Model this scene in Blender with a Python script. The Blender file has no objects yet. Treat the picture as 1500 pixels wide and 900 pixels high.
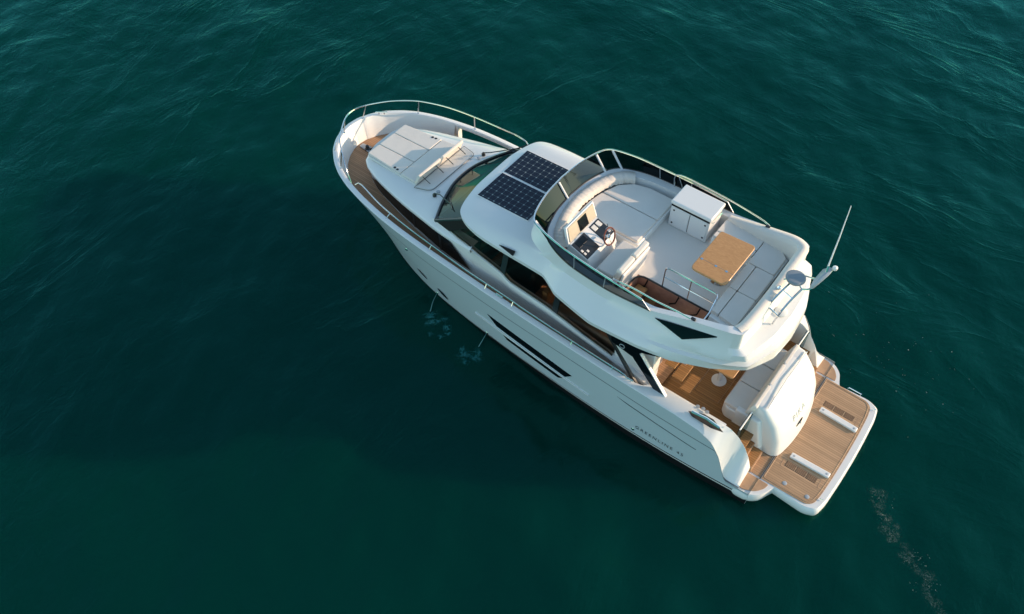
import bpy, bmesh, math, random
import numpy as np
from mathutils import Vector, Matrix

random.seed(7)
RNG = np.random.default_rng(11)
S = bpy.context.scene
COL = S.collection
R = math.radians

# ------------------------------------------------------------------ camera
cam_d = bpy.data.cameras.new("camera")
cam = bpy.data.objects.new("camera", cam_d)
COL.objects.link(cam)
yaw, pitch, roll, fpx = -0.928436, 0.895817, 0.012654, 1289.0
fw = Vector((math.cos(yaw) * math.cos(pitch), math.sin(yaw) * math.cos(pitch), -math.sin(pitch)))
rt = fw.cross(Vector((0, 0, 1))).normalized()
up = rt.cross(fw)
c_, s_ = math.cos(roll), math.sin(roll)
rt, up = rt * c_ + up * s_, up * c_ - rt * s_
M = Matrix((rt, up, -fw)).transposed().to_4x4()
M.translation = Vector((0.109909, 12.030548, 17.372537))
cam.matrix_world = M
cam_d.sensor_width = 36.0
cam_d.lens = 36.0 * fpx / 1500.0
cam_d.clip_end = 9000
S.camera = cam

# ------------------------------------------------------------------ light
SUN_EL = R(14.6)
SUN_AZ = Vector((-0.78, -0.625, 0)).normalized()
w = bpy.data.worlds.new("World"); S.world = w; w.use_nodes = True
nt = w.node_tree
bg = nt.nodes["Background"]
sky = nt.nodes.new("ShaderNodeTexSky")
sky.sky_type = 'NISHITA'; sky.sun_disc = False
sky.sun_elevation = SUN_EL
sky.sun_rotation = math.atan2(SUN_AZ.x, SUN_AZ.y)
sky.air_density = 1.0; sky.dust_density = 0.4; sky.ozone_density = 1.5
tint = nt.nodes.new("ShaderNodeMix"); tint.data_type = 'RGBA'; tint.blend_type = 'MULTIPLY'; tint.inputs[0].default_value = 1.0
tint.inputs[7].default_value = (1.08, 1.10, 0.98, 1)          # cool, slightly cyan evening sky
nt.links.new(sky.outputs[0], tint.inputs[6]); nt.links.new(tint.outputs[2], bg.inputs[0])
bg.inputs[1].default_value = 0.128
sd = bpy.data.lights.new("sun", 'SUN'); sd.energy = 2.55; sd.angle = R(0.6); sd.color = (1.0, 0.72, 0.48)
so = bpy.data.objects.new("sun", sd); COL.objects.link(so)
sdir = SUN_AZ * math.cos(SUN_EL) + Vector((0, 0, math.sin(SUN_EL)))
so.rotation_euler = sdir.to_track_quat('Z', 'Y').to_euler()
S.view_settings.view_transform = 'Standard'
S.view_settings.look = 'None'
S.view_settings.exposure = 1.25
S.view_settings.gamma = 1.0

# ------------------------------------------------------------------ materials
def new_mat(name):
    m = bpy.data.materials.new(name); m.use_nodes = True
    return m, m.node_tree, m.node_tree.nodes["Principled BSDF"]

def pbr(name, col, rough=0.4, metal=0.0, coat=0.0, var=0.06, vscale=1.2, bump=0.0, bscale=60, spec=0.5):
    """plain paint / gelcoat / fabric with slight cloudy variation, optional fine bump"""
    m, t, b = new_mat(name)
    tc = t.nodes.new("ShaderNodeTexCoord")
    n = t.nodes.new("ShaderNodeTexNoise"); n.inputs["Scale"].default_value = vscale; n.inputs["Detail"].default_value = 6
    t.links.new(tc.outputs["Object"], n.inputs["Vector"])
    mx = t.nodes.new("ShaderNodeMix"); mx.data_type = 'RGBA'
    mx.inputs[6].default_value = (*[c * (1 - var) for c in col], 1)
    mx.inputs[7].default_value = (*[min(1, c * (1 + var)) for c in col], 1)
    t.links.new(n.outputs["Fac"], mx.inputs[0]); t.links.new(mx.outputs[2], b.inputs["Base Color"])
    rr = t.nodes.new("ShaderNodeMapRange")
    rr.inputs[3].default_value = max(0.02, rough - 0.06); rr.inputs[4].default_value = min(1, rough + 0.06)
    t.links.new(n.outputs["Fac"], rr.inputs[0]); t.links.new(rr.outputs[0], b.inputs["Roughness"])
    b.inputs["Metallic"].default_value = metal
    b.inputs["Coat Weight"].default_value = coat
    b.inputs["Coat Roughness"].default_value = 0.08
    b.inputs["Specular IOR Level"].default_value = spec
    if bump > 0:
        n2 = t.nodes.new("ShaderNodeTexNoise"); n2.inputs["Scale"].default_value = bscale; n2.inputs["Detail"].default_value = 3
        t.links.new(tc.outputs["Object"], n2.inputs["Vector"])
        bp = t.nodes.new("ShaderNodeBump"); bp.inputs["Strength"].default_value = bump; bp.inputs["Distance"].default_value = 0.01
        t.links.new(n2.outputs["Fac"], bp.inputs["Height"]); t.links.new(bp.outputs[0], b.inputs["Normal"])
    return m

def mathn(t, op, a, b=None):
    n = t.nodes.new("ShaderNodeMath"); n.operation = op
    for i, v in enumerate((a, b)):
        if v is None: continue
        if isinstance(v, (int, float)): n.inputs[i].default_value = v
        else: t.links.new(v, n.inputs[i])
    return n.outputs[0]

def teak(name, base, dark, axis='Y', pitch=0.055, rough=0.6):
    """planked teak: planks run along the other horizontal axis, dark caulking between"""
    m, t, b = new_mat(name)
    tc = t.nodes.new("ShaderNodeTexCoord"); sp = t.nodes.new("ShaderNodeSeparateXYZ")
    t.links.new(tc.outputs["Object"], sp.inputs[0])
    u = mathn(t, 'DIVIDE', sp.outputs[axis], pitch)
    fr = mathn(t, 'FRACT', u); fl = mathn(t, 'FLOOR', u)
    seam = mathn(t, 'LESS_THAN', fr, 0.10)
    wn = t.nodes.new("ShaderNodeTexWhiteNoise"); wn.noise_dimensions = '1D'; t.links.new(fl, wn.inputs["W"])
    mp = t.nodes.new("ShaderNodeMapping")
    mp.inputs["Scale"].default_value = (3, 60, 3) if axis == 'Y' else (60, 3, 3)
    t.links.new(tc.outputs["Object"], mp.inputs[0])
    gr = t.nodes.new("ShaderNodeTexNoise"); gr.inputs["Scale"].default_value = 1.0; gr.inputs["Detail"].default_value = 5
    t.links.new(mp.outputs[0], gr.inputs["Vector"])
    bl = t.nodes.new("ShaderNodeTexNoise"); bl.inputs["Scale"].default_value = 1.6; bl.inputs["Detail"].default_value = 4
    t.links.new(tc.outputs["Object"], bl.inputs["Vector"])
    f = mathn(t, 'ADD', mathn(t, 'MULTIPLY', wn.outputs["Value"], 0.3), mathn(t, 'MULTIPLY', gr.outputs["Fac"], 0.45))
    f = mathn(t, 'ADD', f, mathn(t, 'MULTIPLY', bl.outputs["Fac"], 0.4))
    rp = t.nodes.new("ShaderNodeValToRGB")
    rp.color_ramp.elements[0].position = 0.25; rp.color_ramp.elements[0].color = (*[c * 0.72 for c in base], 1)
    rp.color_ramp.elements[1].position = 0.9; rp.color_ramp.elements[1].color = (*[min(1, c * 1.25) for c in base], 1)
    t.links.new(f, rp.inputs[0])
    mx = t.nodes.new("ShaderNodeMix"); mx.data_type = 'RGBA'
    t.links.new(seam, mx.inputs[0]); t.links.new(rp.outputs[0], mx.inputs[6]); mx.inputs[7].default_value = (*dark, 1)
    t.links.new(mx.outputs[2], b.inputs["Base Color"])
    b.inputs["Roughness"].default_value = rough; b.inputs["Specular IOR Level"].default_value = 0.25
    return m

def tinted_glass(name, tint, rough=0.02, clear=0.35, refl=1.0, ripple=0.03):
    """see-through tinted pane: fresnel mix of a tinted transparent and a glossy layer"""
    m, t, b = new_mat(name)
    out = t.nodes["Material Output"]
    t.nodes.remove(b)
    tr = t.nodes.new("ShaderNodeBsdfTransparent"); tr.inputs[0].default_value = (*[c * clear for c in tint], 1)
    gl = t.nodes.new("ShaderNodeBsdfGlossy"); gl.inputs["Roughness"].default_value = rough
    gl.inputs[0].default_value = (refl * .75, refl * .95, refl * 1.0, 1)
    fr = t.nodes.new("ShaderNodeFresnel"); fr.inputs[0].default_value = 1.52
    n = t.nodes.new("ShaderNodeTexNoise"); n.inputs["Scale"].default_value = 2.0
    tc = t.nodes.new("ShaderNodeTexCoord"); t.links.new(tc.outputs["Object"], n.inputs["Vector"])
    bp = t.nodes.new("ShaderNodeBump"); bp.inputs["Strength"].default_value = ripple; bp.inputs["Distance"].default_value = 0.05
    t.links.new(n.outputs["Fac"], bp.inputs["Height"]); t.links.new(bp.outputs[0], gl.inputs["Normal"])
    mx = t.nodes.new("ShaderNodeMixShader")
    t.links.new(fr.outputs[0], mx.inputs[0]); t.links.new(tr.outputs[0], mx.inputs[1]); t.links.new(gl.outputs[0], mx.inputs[2])
    t.links.new(mx.outputs[0], out.inputs[0])
    return m

def solar_mat():
    m, t, b = new_mat("solar_cells")
    tc = t.nodes.new("ShaderNodeTexCoord"); sp = t.nodes.new("ShaderNodeSeparateXYZ")
    t.links.new(tc.outputs["Object"], sp.inputs[0])
    def line(o, p, wd):
        fr = mathn(t, 'FRACT', mathn(t, 'DIVIDE', o, p))
        return mathn(t, 'MAXIMUM', mathn(t, 'LESS_THAN', fr, wd), mathn(t, 'GREATER_THAN', fr, 1 - wd))
    lx = line(sp.outputs['X'], 0.155, 0.045); ly = line(sp.outputs['Y'], 0.149, 0.045)
    ln = mathn(t, 'MAXIMUM', lx, ly)
    both = mathn(t, 'MULTIPLY', line(sp.outputs['X'], 0.155, 0.11), line(sp.outputs['Y'], 0.149, 0.11))
    bus = line(sp.outputs['Y'], 0.149 / 3, 0.03)
    cell = t.nodes.new("ShaderNodeMix"); cell.data_type = 'RGBA'
    cell.inputs[6].default_value = (0.006, 0.010, 0.024, 1); cell.inputs[7].default_value = (0.03, 0.04, 0.06, 1)
    t.links.new(bus, cell.inputs[0])
    mx = t.nodes.new("ShaderNodeMix"); mx.data_type = 'RGBA'
    t.links.new(cell.outputs[2], mx.inputs[6]); mx.inputs[7].default_value = (0.045, 0.065, 0.08, 1)
    t.links.new(ln, mx.inputs[0])
    m2 = t.nodes.new("ShaderNodeMix"); m2.data_type = 'RGBA'
    t.links.new(mx.outputs[2], m2.inputs[6]); m2.inputs[7].default_value = (0.20, 0.24, 0.25, 1)
    t.links.new(both, m2.inputs[0])
    t.links.new(m2.outputs[2], b.inputs["Base Color"])
    b.inputs["Roughness"].default_value = 0.22; b.inputs["Specular IOR Level"].default_value = 0.35
    return m

def wood(name, c1, c2, rough=0.3, coat=0.5, scale=(1.4, 14, 14)):
    m, t, b = new_mat(name)
    tc = t.nodes.new("ShaderNodeTexCoord"); mp = t.nodes.new("ShaderNodeMapping"); mp.inputs["Scale"].default_value = scale
    t.links.new(tc.outputs["Object"], mp.inputs[0])
    n = t.nodes.new("ShaderNodeTexNoise"); n.inputs["Scale"].default_value = 1.5; n.inputs["Detail"].default_value = 6; n.inputs["Distortion"].default_value = 1.2
    t.links.new(mp.outputs[0], n.inputs["Vector"])
    rp = t.nodes.new("ShaderNodeValToRGB")
    rp.color_ramp.elements[0].position = 0.3; rp.color_ramp.elements[0].color = (*c1, 1)
    rp.color_ramp.elements[1].position = 0.72; rp.color_ramp.elements[1].color = (*c2, 1)
    t.links.new(n.outputs["Fac"], rp.inputs[0]); t.links.new(rp.outputs[0], b.inputs["Base Color"])
    b.inputs["Roughness"].default_value = rough; b.inputs["Coat Weight"].default_value = coat
    return m

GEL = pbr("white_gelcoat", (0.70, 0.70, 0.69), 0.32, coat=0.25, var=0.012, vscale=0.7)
HULLW = pbr("white_hull_shade_toned", (0.47, 0.53, 0.555), 0.3, coat=0.25, var=0.012, vscale=0.7)  # white hull; the grey-blue of its shaded side is put into the colour
GELM = pbr("white_moulding", (0.78, 0.775, 0.75), 0.42, coat=0.1, var=0.03)
NONSKID = pbr("pale_nonskid", (0.62, 0.62, 0.60), 0.75, var=0.05, bump=0.25, bscale=160)
FLOORG = pbr("fly_floor_grey", (0.73, 0.68, 0.62), 0.7, var=0.06, bump=0.2, bscale=120)
CUSH = pbr("cream_upholstery", (0.68, 0.63, 0.565), 0.75, var=0.05, vscale=3, bump=0.35, bscale=9)
CUSHG = pbr("light_grey_upholstery", (0.69, 0.64, 0.58), 0.8, var=0.06, vscale=3, bump=0.55, bscale=5)
BOLS = pbr("crumpled_cover", (0.66, 0.60, 0.53), 0.8, var=0.08, vscale=5, bump=0.9, bscale=7)
LETTER = pbr("lettering_grey", (0.06, 0.07, 0.075), 0.5)
SEAM = pbr("grey_seam", (0.16, 0.16, 0.16), 0.8)
BLACK = pbr("black_trim", (0.012, 0.013, 0.015), 0.3, coat=0.3)
BLACKM = pbr("matt_black", (0.006, 0.007, 0.008), 0.5, spec=0.15)
BOOT = pbr("black_boot_stripe", (0.008, 0.008, 0.009), 0.35)
STRIPE = pbr("grey_stripe", (0.66, 0.64, 0.61), 0.4)
GROOVE = pbr("hull_groove_line", (0.10, 0.12, 0.13), 0.5)
DARKWIN = pbr("black_hull_glass", (0.003, 0.005, 0.007), 0.10, coat=0.0, spec=0.35)
STEEL = pbr("polished_steel", (0.72, 0.72, 0.72), 0.14, metal=1.0)
SATIN = pbr("satin_aluminium", (0.38, 0.41, 0.44), 0.4, metal=0.3)
RADOME = pbr("grey_radome", (0.20, 0.235, 0.27), 0.5)
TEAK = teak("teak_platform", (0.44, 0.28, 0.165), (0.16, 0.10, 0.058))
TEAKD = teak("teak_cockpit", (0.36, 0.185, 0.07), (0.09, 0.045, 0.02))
TEAKS = teak("teak_sidedeck", (0.44, 0.25, 0.14), (0.15, 0.085, 0.05))
TEAKB = wood("teak_border", (0.36, 0.215, 0.12), (0.47, 0.29, 0.17), 0.55, 0.0, (2, 2, 2))
TABLE = wood("varnished_table", (0.42, 0.205, 0.075), (0.54, 0.29, 0.115), 0.4, 0.12, (5.0, 14, 14))
STAIRW = wood("reddish_stair_wood", (0.40, 0.20, 0.14), (0.54, 0.30, 0.21), 0.5, 0.1, (3, 3, 3))
INTW = wood("saloon_oak", (0.30, 0.17, 0.085), (0.44, 0.27, 0.14), 0.5, 0.1, (1, 8, 8))
INTF = pbr("saloon_fabric", (0.40, 0.32, 0.25), 0.85, var=0.15)
INTD = pbr("saloon_dark", (0.03, 0.026, 0.023), 0.8)
GLASS = tinted_glass("smoked_screen", (0.45, 0.60, 0.66), clear=0.30, refl=0.03, ripple=0.0, rough=0.0)
SIDEGL = tinted_glass("dark_saloon_glass", (0.90, 0.74, 0.62), clear=0.78, refl=0.38)
FRONTGL = tinted_glass("windshield_glass", (0.72, 0.80, 0.78), clear=0.34, refl=0.75)
LEATHER = pbr("brown_leather_rim", (0.13, 0.03, 0.018), 0.45, var=0.2)
SCREEN = pbr("pale_screen", (0.62, 0.61, 0.58), 0.25)
LIDIN = pbr("beige_lid_lining", (0.36, 0.31, 0.235), 0.45, var=0.2, vscale=6)
SOLAR = solar_mat()

# ------------------------------------------------------------------ mesh helpers
class MB:
    def __init__(s): s.v = []; s.f = []; s.m = []
    def grid(s, rows, mats=None, closed=False, flip=False):
        b = len(s.v); n = len(rows[0])
        for r in rows: s.v += [tuple(p) for p in r]
        for i in range(len(rows) - 1):
            for j in range(n if closed else n - 1):
                k = (j + 1) % n
                q = (b + i * n + j, b + i * n + k, b + (i + 1) * n + k, b + (i + 1) * n + j)
                s.f.append(q[::-1] if flip else q); s.m.append(0 if mats is None else mats[i])
        return s
    def poly(s, pts, mat=0):
        b = len(s.v); s.v += [tuple(p) for p in pts]; s.f.append(tuple(range(b, b + len(pts)))); s.m.append(mat); return s
    def prism(s, pts, z0, z1, mat=0, matside=None):
        """pts: list of (x, y); z0,z1 numbers or functions of (x, y)"""
        g = lambda z, p: z(p[0], p[1]) if callable(z) else z
        b = len(s.v); n = len(pts)
        s.v += [(p[0], p[1], g(z0, p)) for p in pts] + [(p[0], p[1], g(z1, p)) for p in pts]
        s.f.append(tuple(range(b + n - 1, b - 1, -1))); s.m.append(mat)
        s.f.append(tuple(range(b + n, b + 2 * n))); s.m.append(mat)
        for i in range(n):
            k = (i + 1) % n
            s.f.append((b + i, b + k, b + n + k, b + n + i)); s.m.append(mat if matside is None else matside)
        return s
    def hexa(s, bot, top, mat=0):
        b = len(s.v); s.v += [tuple(p) for p in bot] + [tuple(p) for p in top]
        for q in ((3, 2, 1, 0), (4, 5, 6, 7), (0, 1, 5, 4), (1, 2, 6, 5), (2, 3, 7, 6), (3, 0, 4, 7)):
            s.f.append(tuple(b + i for i in q)); s.m.append(mat)
        return s
    def box(s, x0, x1, y0, y1, z0, z1, mat=0):
        return s.hexa([(x0, y0, z0), (x1, y0, z0), (x1, y1, z0), (x0, y1, z0)],
                      [(x0, y0, z1), (x1, y0, z1), (x1, y1, z1), (x0, y1, z1)], mat)
    def slab(s, pts, off, mat=0):
        """thin plate: 3-D polygon extruded by vector off"""
        b = len(s.v); n = len(pts); o = Vector(off)
        s.v += [tuple(p) for p in pts] + [tuple(Vector(p) + o) for p in pts]
        s.f.append(tuple(range(b + n - 1, b - 1, -1))); s.m.append(mat)
        s.f.append(tuple(range(b + n, b + 2 * n))); s.m.append(mat)
        for i in range(n):
            k = (i + 1) % n
            s.f.append((b + i, b + k, b + n + k, b + n + i)); s.m.append(mat)
        return s
    def tube(s, pts, r, n=8, closed=False, mat=0):
        P = [Vector(p) for p in pts]; rows = []
        L = len(P)
        ref = Vector((0, 0, 1))
        for i, p in enumerate(P):
            if closed: d = P[(i + 1) % L] - P[i - 1]
            else: d = P[min(i + 1, L - 1)] - P[max(i - 1, 0)]
            d.normalize()
            rr = ref if abs(d.dot(ref)) < 0.95 else Vector((1, 0, 0))
            a = d.cross(rr).normalized(); c = a.cross(d)
            rad = r[i] if isinstance(r, (list, tuple)) else r
            rows.append([p + a * (rad * math.cos(2 * math.pi * k / n)) + c * (rad * math.sin(2 * math.pi * k / n)) for k in range(n)])
        if closed: rows.append(rows[0])
        s.grid(rows, [mat] * (len(rows) - 1), closed=True)
        if not closed:
            s.poly(rows[0], mat); s.poly(rows[-1][::-1], mat)
        return s
    def lathe(s, c, prof, n=24, axis=(0, 0, 1), mat=0):
        """prof: list of (radius, height along axis) from bottom to top"""
        ax = Vector(axis).normalized(); rr = Vector((1, 0, 0)) if abs(ax.x) < 0.9 else Vector((0, 1, 0))
        a = ax.cross(rr).normalized(); b = ax.cross(a); c = Vector(c); rows = []
        for (r, h) in prof:
            rows.append([c + ax * h + a * (r * math.cos(2 * math.pi * k / n)) + b * (r * math.sin(2 * math.pi * k / n)) for k in range(n)])
        s.grid(rows, [mat] * (len(rows) - 1), closed=True)
        s.poly(rows[0][::-1], mat); s.poly(rows[-1], mat)
        return s
    def build(s, name, mats, parent=None, bevel=0.0, seg=2, smooth=True, ang=38, merge=True):
        me = bpy.data.meshes.new(name)
        me.from_pydata(s.v, [], s.f)
        if not isinstance(mats, (list, tuple)): mats = [mats]
        for m in mats: me.materials.append(m)
        me.polygons.foreach_set("material_index", s.m)
        bm = bmesh.new(); bm.from_mesh(me)
        if merge:
            bmesh.ops.remove_doubles(bm, verts=bm.verts, dist=0.0005)
            bmesh.ops.dissolve_degenerate(bm, edges=bm.edges, dist=0.0001)
        bmesh.ops.recalc_face_normals(bm, faces=bm.faces)
        bm.to_mesh(me); bm.free()
        if smooth:
            me.polygons.foreach_set("use_smooth", [True] * len(me.polygons))
            me.set_sharp_from_angle(angle=R(ang))
        me.update()
        o = bpy.data.objects.new(name, me); COL.objects.link(o)
        if parent is not None: o.parent = parent
        if bevel > 0:
            b = o.modifiers.new("bevel", 'BEVEL'); b.width = bevel; b.segments = seg; b.limit_method = 'ANGLE'; b.angle_limit = R(35)
            b.harden_normals = False
        return o

def thing(name, label, cat, loc=(0, 0, 0), group=None):
    o = bpy.data.objects.new(name, None); COL.objects.link(o); o.location = loc
    o['label'] = label; o['category'] = cat
    if group: o['group'] = group
    return o

def crom(pts, n, closed=False):
    """Catmull-Rom through pts, n samples evenly by length"""
    P = np.array(pts, float); L = len(P)
    Q = np.vstack([2 * P[0] - P[1], P, 2 * P[-1] - P[-2]]) if not closed else np.vstack([P[-1], P, P[0], P[1]])
    out = []
    for i in range(len(Q) - 3):
        a, b, c, d = Q[i:i + 4]
        for t in np.linspace(0, 1, 16, endpoint=False):
            out.append(0.5 * ((2 * b) + (c - a) * t + (2 * a - 5 * b + 4 * c - d) * t * t + (3 * b - a - 3 * c + d) * t ** 3))
    if not closed: out.append(P[-1])
    else: out.append(out[0])
    out = np.array(out)
    sgl = np.r_[0, np.cumsum(np.linalg.norm(np.diff(out, axis=0), axis=1))]
    t = np.linspace(0, sgl[-1], n)
    return np.stack([np.interp(t, sgl, out[:, k]) for k in range(P.shape[1])], 1)

def spans(keys, per, crisp=99):
    """Catmull-Rom through key points, `per` samples in every span (so loops with the same keys correspond)"""
    P = np.array(keys, float)
    Q = np.vstack([2 * P[0] - P[1], P, 2 * P[-1] - P[-2]])
    out = []
    for i in range(len(P) - 1):
        a, b, c, d = Q[i:i + 4]
        tt = np.linspace(0, 1, per, endpoint=False)
        for t in tt:
            # tension 0.7 keeps corners tight
            m1 = (0.42 if i < crisp else 0.16) * (c - a); m2 = (0.42 if i + 1 < crisp else 0.16) * (d - b)
            h = (2 * t**3 - 3 * t**2 + 1) * b + (t**3 - 2 * t**2 + t) * m1 + (-2 * t**3 + 3 * t**2) * c + (t**3 - t**2) * m2
            out.append(h)
    out.append(P[-1])
    return np.array(out)

def mir(pts): return [(p[0], -p[1], p[2]) for p in pts]

def rpoly(pts, r, n=4):
    """round the corners of a 2-D polygon; r number or list"""
    out = []; L = len(pts)
    for i in range(L):
        p = Vector(pts[i]); a = Vector(pts[i - 1]); b = Vector(pts[(i + 1) % L])
        rr = r[i] if isinstance(r, (list, tuple)) else r
        if rr <= 0: out.append(tuple(p)); continue
        da = (a - p); db = (b - p)
        ra = min(rr, da.length * 0.48); rb = min(rr, db.length * 0.48)
        s0 = p + da.normalized() * ra; s1 = p + db.normalized() * rb
        for k in range(n + 1):
            t = k / n
            out.append(tuple(s0 * (1 - t) ** 2 + p * (2 * t * (1 - t)) + s1 * t ** 2))
    return out

def I(x, tab):
    xs = [a for a, b in tab]; ys = [b for a, b in tab]
    return float(np.interp(x, xs, ys))

def smooth_tab(tab):
    """monotone-ish smooth interpolation from (x, y) table"""
    xs = np.array([a for a, b in tab]); ys = np.array([b for a, b in tab])
    m = np.gradient(ys, xs)
    def f(x):
        x = min(max(x, xs[0]), xs[-1]); i = min(max(int(np.searchsorted(xs, x)) - 1, 0), len(xs) - 2)
        h = xs[i + 1] - xs[i]; t = (x - xs[i]) / h
        return float((2*t**3-3*t**2+1)*ys[i] + (t**3-2*t**2+t)*h*m[i] + (-2*t**3+3*t**2)*ys[i+1] + (t**3-t**2)*h*m[i+1])
    return f

def text_mesh(body, size, name, mat, parent, frame, depth=0.006, spacing=1.25):
    """lettering as a mesh: frame = (origin, right, up) vectors"""
    cu = bpy.data.curves.new(name, 'FONT'); cu.body = body; cu.size = size; cu.extrude = depth; cu.space_character = spacing
    tmp = bpy.data.objects.new(name, cu); COL.objects.link(tmp)
    bpy.context.view_layer.update()
    dg = bpy.context.evaluated_depsgraph_get()
    me = bpy.data.meshes.new_from_object(tmp.evaluated_get(dg))
    bpy.data.objects.remove(tmp)
    o_, r_, u_ = [Vector(v) for v in frame]
    r_.normalize(); nn = r_.cross(u_).normalized(); u_ = nn.cross(r_)
    Mx = Matrix((r_, u_, nn)).transposed().to_4x4(); Mx.translation = o_
    me.transform(Mx)
    me.materials.clear(); me.materials.append(mat)
    me.name = name
    o = bpy.data.objects.new(name, me); COL.objects.link(o); o.parent = parent
    return o

# ------------------------------------------------------------------ sea
NW = 70
wl = np.exp(RNG.uniform(np.log(0.55), np.log(6.0), NW))
wth = R(40) + RNG.normal(0, 0.75, NW)
wk = 2 * np.pi / wl
wa = 0.0062 * wl ** 0.9 * RNG.uniform(0.5, 1.2, NW) * 0.32
wp = RNG.uniform(0, 2 * np.pi, NW)
def wave(x, y):
    x = np.asarray(x, float); y = np.asarray(y, float); h = np.zeros_like(x)
    for k, th, a, p in zip(wk, wth, wa, wp):
        ph = k * (x * np.cos(th) + y * np.sin(th)) + p
        h += a * (np.sin(ph) + 0.25 * np.sin(2 * ph + 0.6))
    return h

def axis_coords(lo, hi, step, far):
    mid = np.arange(lo, hi + 1e-6, step)
    g = []; d = step; p = 0.0
    while p < far:
        d *= 1.22; p += d; g.append(p)
    g = np.array(g)
    return np.r_[(lo - g)[::-1], mid, hi + g]

def sea_material():
    m, t, b = new_mat("sea_water")
    tc = t.nodes.new("ShaderNodeTexCoord")
    def noise(scale, detail, sx=1, sy=1, rot=0, dist=0.0, rough=0.55):
        mp = t.nodes.new("ShaderNodeMapping"); mp.inputs["Scale"].default_value = (sx, sy, 1); mp.inputs["Rotation"].default_value = (0, 0, rot)
        t.links.new(tc.outputs["Object"], mp.inputs[0])
        n = t.nodes.new("ShaderNodeTexNoise"); n.inputs["Scale"].default_value = scale; n.inputs["Detail"].default_value = detail
        n.inputs["Distortion"].default_value = dist; n.inputs["Roughness"].default_value = rough
        t.links.new(mp.outputs[0], n.inputs["Vector"]); return n.outputs["Fac"]
    def ridge(n, p):
        v = mathn(t, 'SUBTRACT', 1.0, mathn(t, 'ABSOLUTE', mathn(t, 'MULTIPLY_ADD', n, 2.0, None) if False else mathn(t, 'SUBTRACT', mathn(t, 'MULTIPLY', n, 2.0), 1.0)))
        return mathn(t, 'POWER', v, p)
    a = noise(0.55, 6, 1.0, 0.42, R(8), 0.9, 0.55)       # crests running athwart
    a2 = noise(0.60, 6, 0.42, 1.0, R(-14), 0.9, 0.55)    # crests running along
    c = noise(3.0, 6, 1.0, 0.65, R(20), 0.9, 0.6)
    e = noise(7.0, 3, 1.0, 0.7, R(30), 0.4)
    side = noise(0.045, 2, 1, 1, 0.4, 0.2)
    patch = noise(0.13, 3, 1, 1, 0, 0.3)
    ra = ridge(a, 5.0); rb = ridge(a2, 5.0)
    mixr = t.nodes.new("ShaderNodeMix"); mixr.data_type = 'FLOAT'
    sr = t.nodes.new("ShaderNodeMapRange"); sr.inputs[1].default_value = .42; sr.inputs[2].default_value = .58
    t.links.new(side, sr.inputs[0]); t.links.new(sr.outputs[0], mixr.inputs[0]); t.links.new(ra, mixr.inputs[2]); t.links.new(rb, mixr.inputs[3])
    h = mathn(t, 'ADD', mathn(t, 'MULTIPLY', mixr.outputs[0], 0.09), mathn(t, 'MULTIPLY', c, 0.10))
    h = mathn(t, 'ADD', h, mathn(t, 'MULTIPLY', e, 0.011))
    h = mathn(t, 'ADD', h, mathn(t, 'MULTIPLY', a, 0.15))
    st = t.nodes.new("ShaderNodeMapRange"); st.inputs[1].default_value = 0.34; st.inputs[2].default_value = 0.66
    st.inputs[3].default_value = 0.5; st.inputs[4].default_value = 1.0
    t.links.new(patch, st.inputs[0])
    bp = t.nodes.new("ShaderNodeBump"); bp.inputs["Distance"].default_value = 0.22
    t.links.new(h, bp.inputs["Height"]); t.links.new(st.outputs[0], bp.inputs["Strength"])
    t.links.new(bp.outputs[0], b.inputs["Normal"])
    cl = noise(0.05, 4, 1, 1, 0.3, 0.5)
    rp = t.nodes.new("ShaderNodeMix"); rp.data_type = 'RGBA'
    rp.inputs[6].default_value = (0.0, 0.0220, 0.0158, 1); rp.inputs[7].default_value = (0.0, 0.0262, 0.0192, 1)
    t.links.new(cl, rp.inputs[0]); t.links.new(rp.outputs[2], b.inputs["Base Color"])
    b.inputs["Roughness"].default_value = 0.5
    b.inputs["Specular IOR Level"].default_value = 0.0
    gl = t.nodes.new("ShaderNodeBsdfGlossy"); gl.inputs["Roughness"].default_value = 0.07; gl.inputs[0].default_value = (0.20, 0.90, 0.82, 1)
    fr = t.nodes.new("ShaderNodeFresnel"); fr.inputs[0].default_value = 1.33
    t.links.new(bp.outputs[0], gl.inputs["Normal"]); t.links.new(bp.outputs[0], fr.inputs["Normal"])
    ms = t.nodes.new("ShaderNodeMixShader")
    t.links.new(fr.outputs[0], ms.inputs[0]); t.links.new(b.outputs[0], ms.inputs[1]); t.links.new(gl.outputs[0], ms.inputs[2])
    t.links.new(ms.outputs[0], t.nodes["Material Output"].inputs[0])
    b.subsurface_method = 'BURLEY'
    b.inputs["Subsurface Weight"].default_value = 1.0
    b.inputs["Subsurface Radius"].default_value = (0.4, 1.4, 1.3)
    b.inputs["Subsurface Scale"].default_value = 1.1
    return m

xs = axis_coords(-9, 36, 0.14, 4000.0); ys = axis_coords(-27, 17, 0.14, 4000.0)
X, Y = np.meshgrid(xs, ys, indexing='ij')
fade = np.clip(1 - (np.maximum(np.maximum(-9 - X, X - 36), np.maximum(-27 - Y, Y - 17)) / 25.0), 0, 1)
Z = wave(X, Y) * fade
nx, ny = X.shape
me = bpy.data.meshes.new("sea")
co = np.stack([X, Y, Z], -1).reshape(-1, 3)
ii, jj = np.meshgrid(np.arange(nx - 1), np.arange(ny - 1), indexing='ij')
q = np.stack([ii * ny + jj, (ii + 1) * ny + jj, (ii + 1) * ny + jj + 1, ii * ny + jj + 1], -1).reshape(-1, 4)
me.vertices.add(len(co)); me.vertices.foreach_set("co", co.ravel())
me.loops.add(q.size); me.loops.foreach_set("vertex_index", q.ravel().astype(np.int32))
me.polygons.add(len(q)); me.polygons.foreach_set("loop_start", np.arange(0, q.size, 4, dtype=np.int32))
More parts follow.
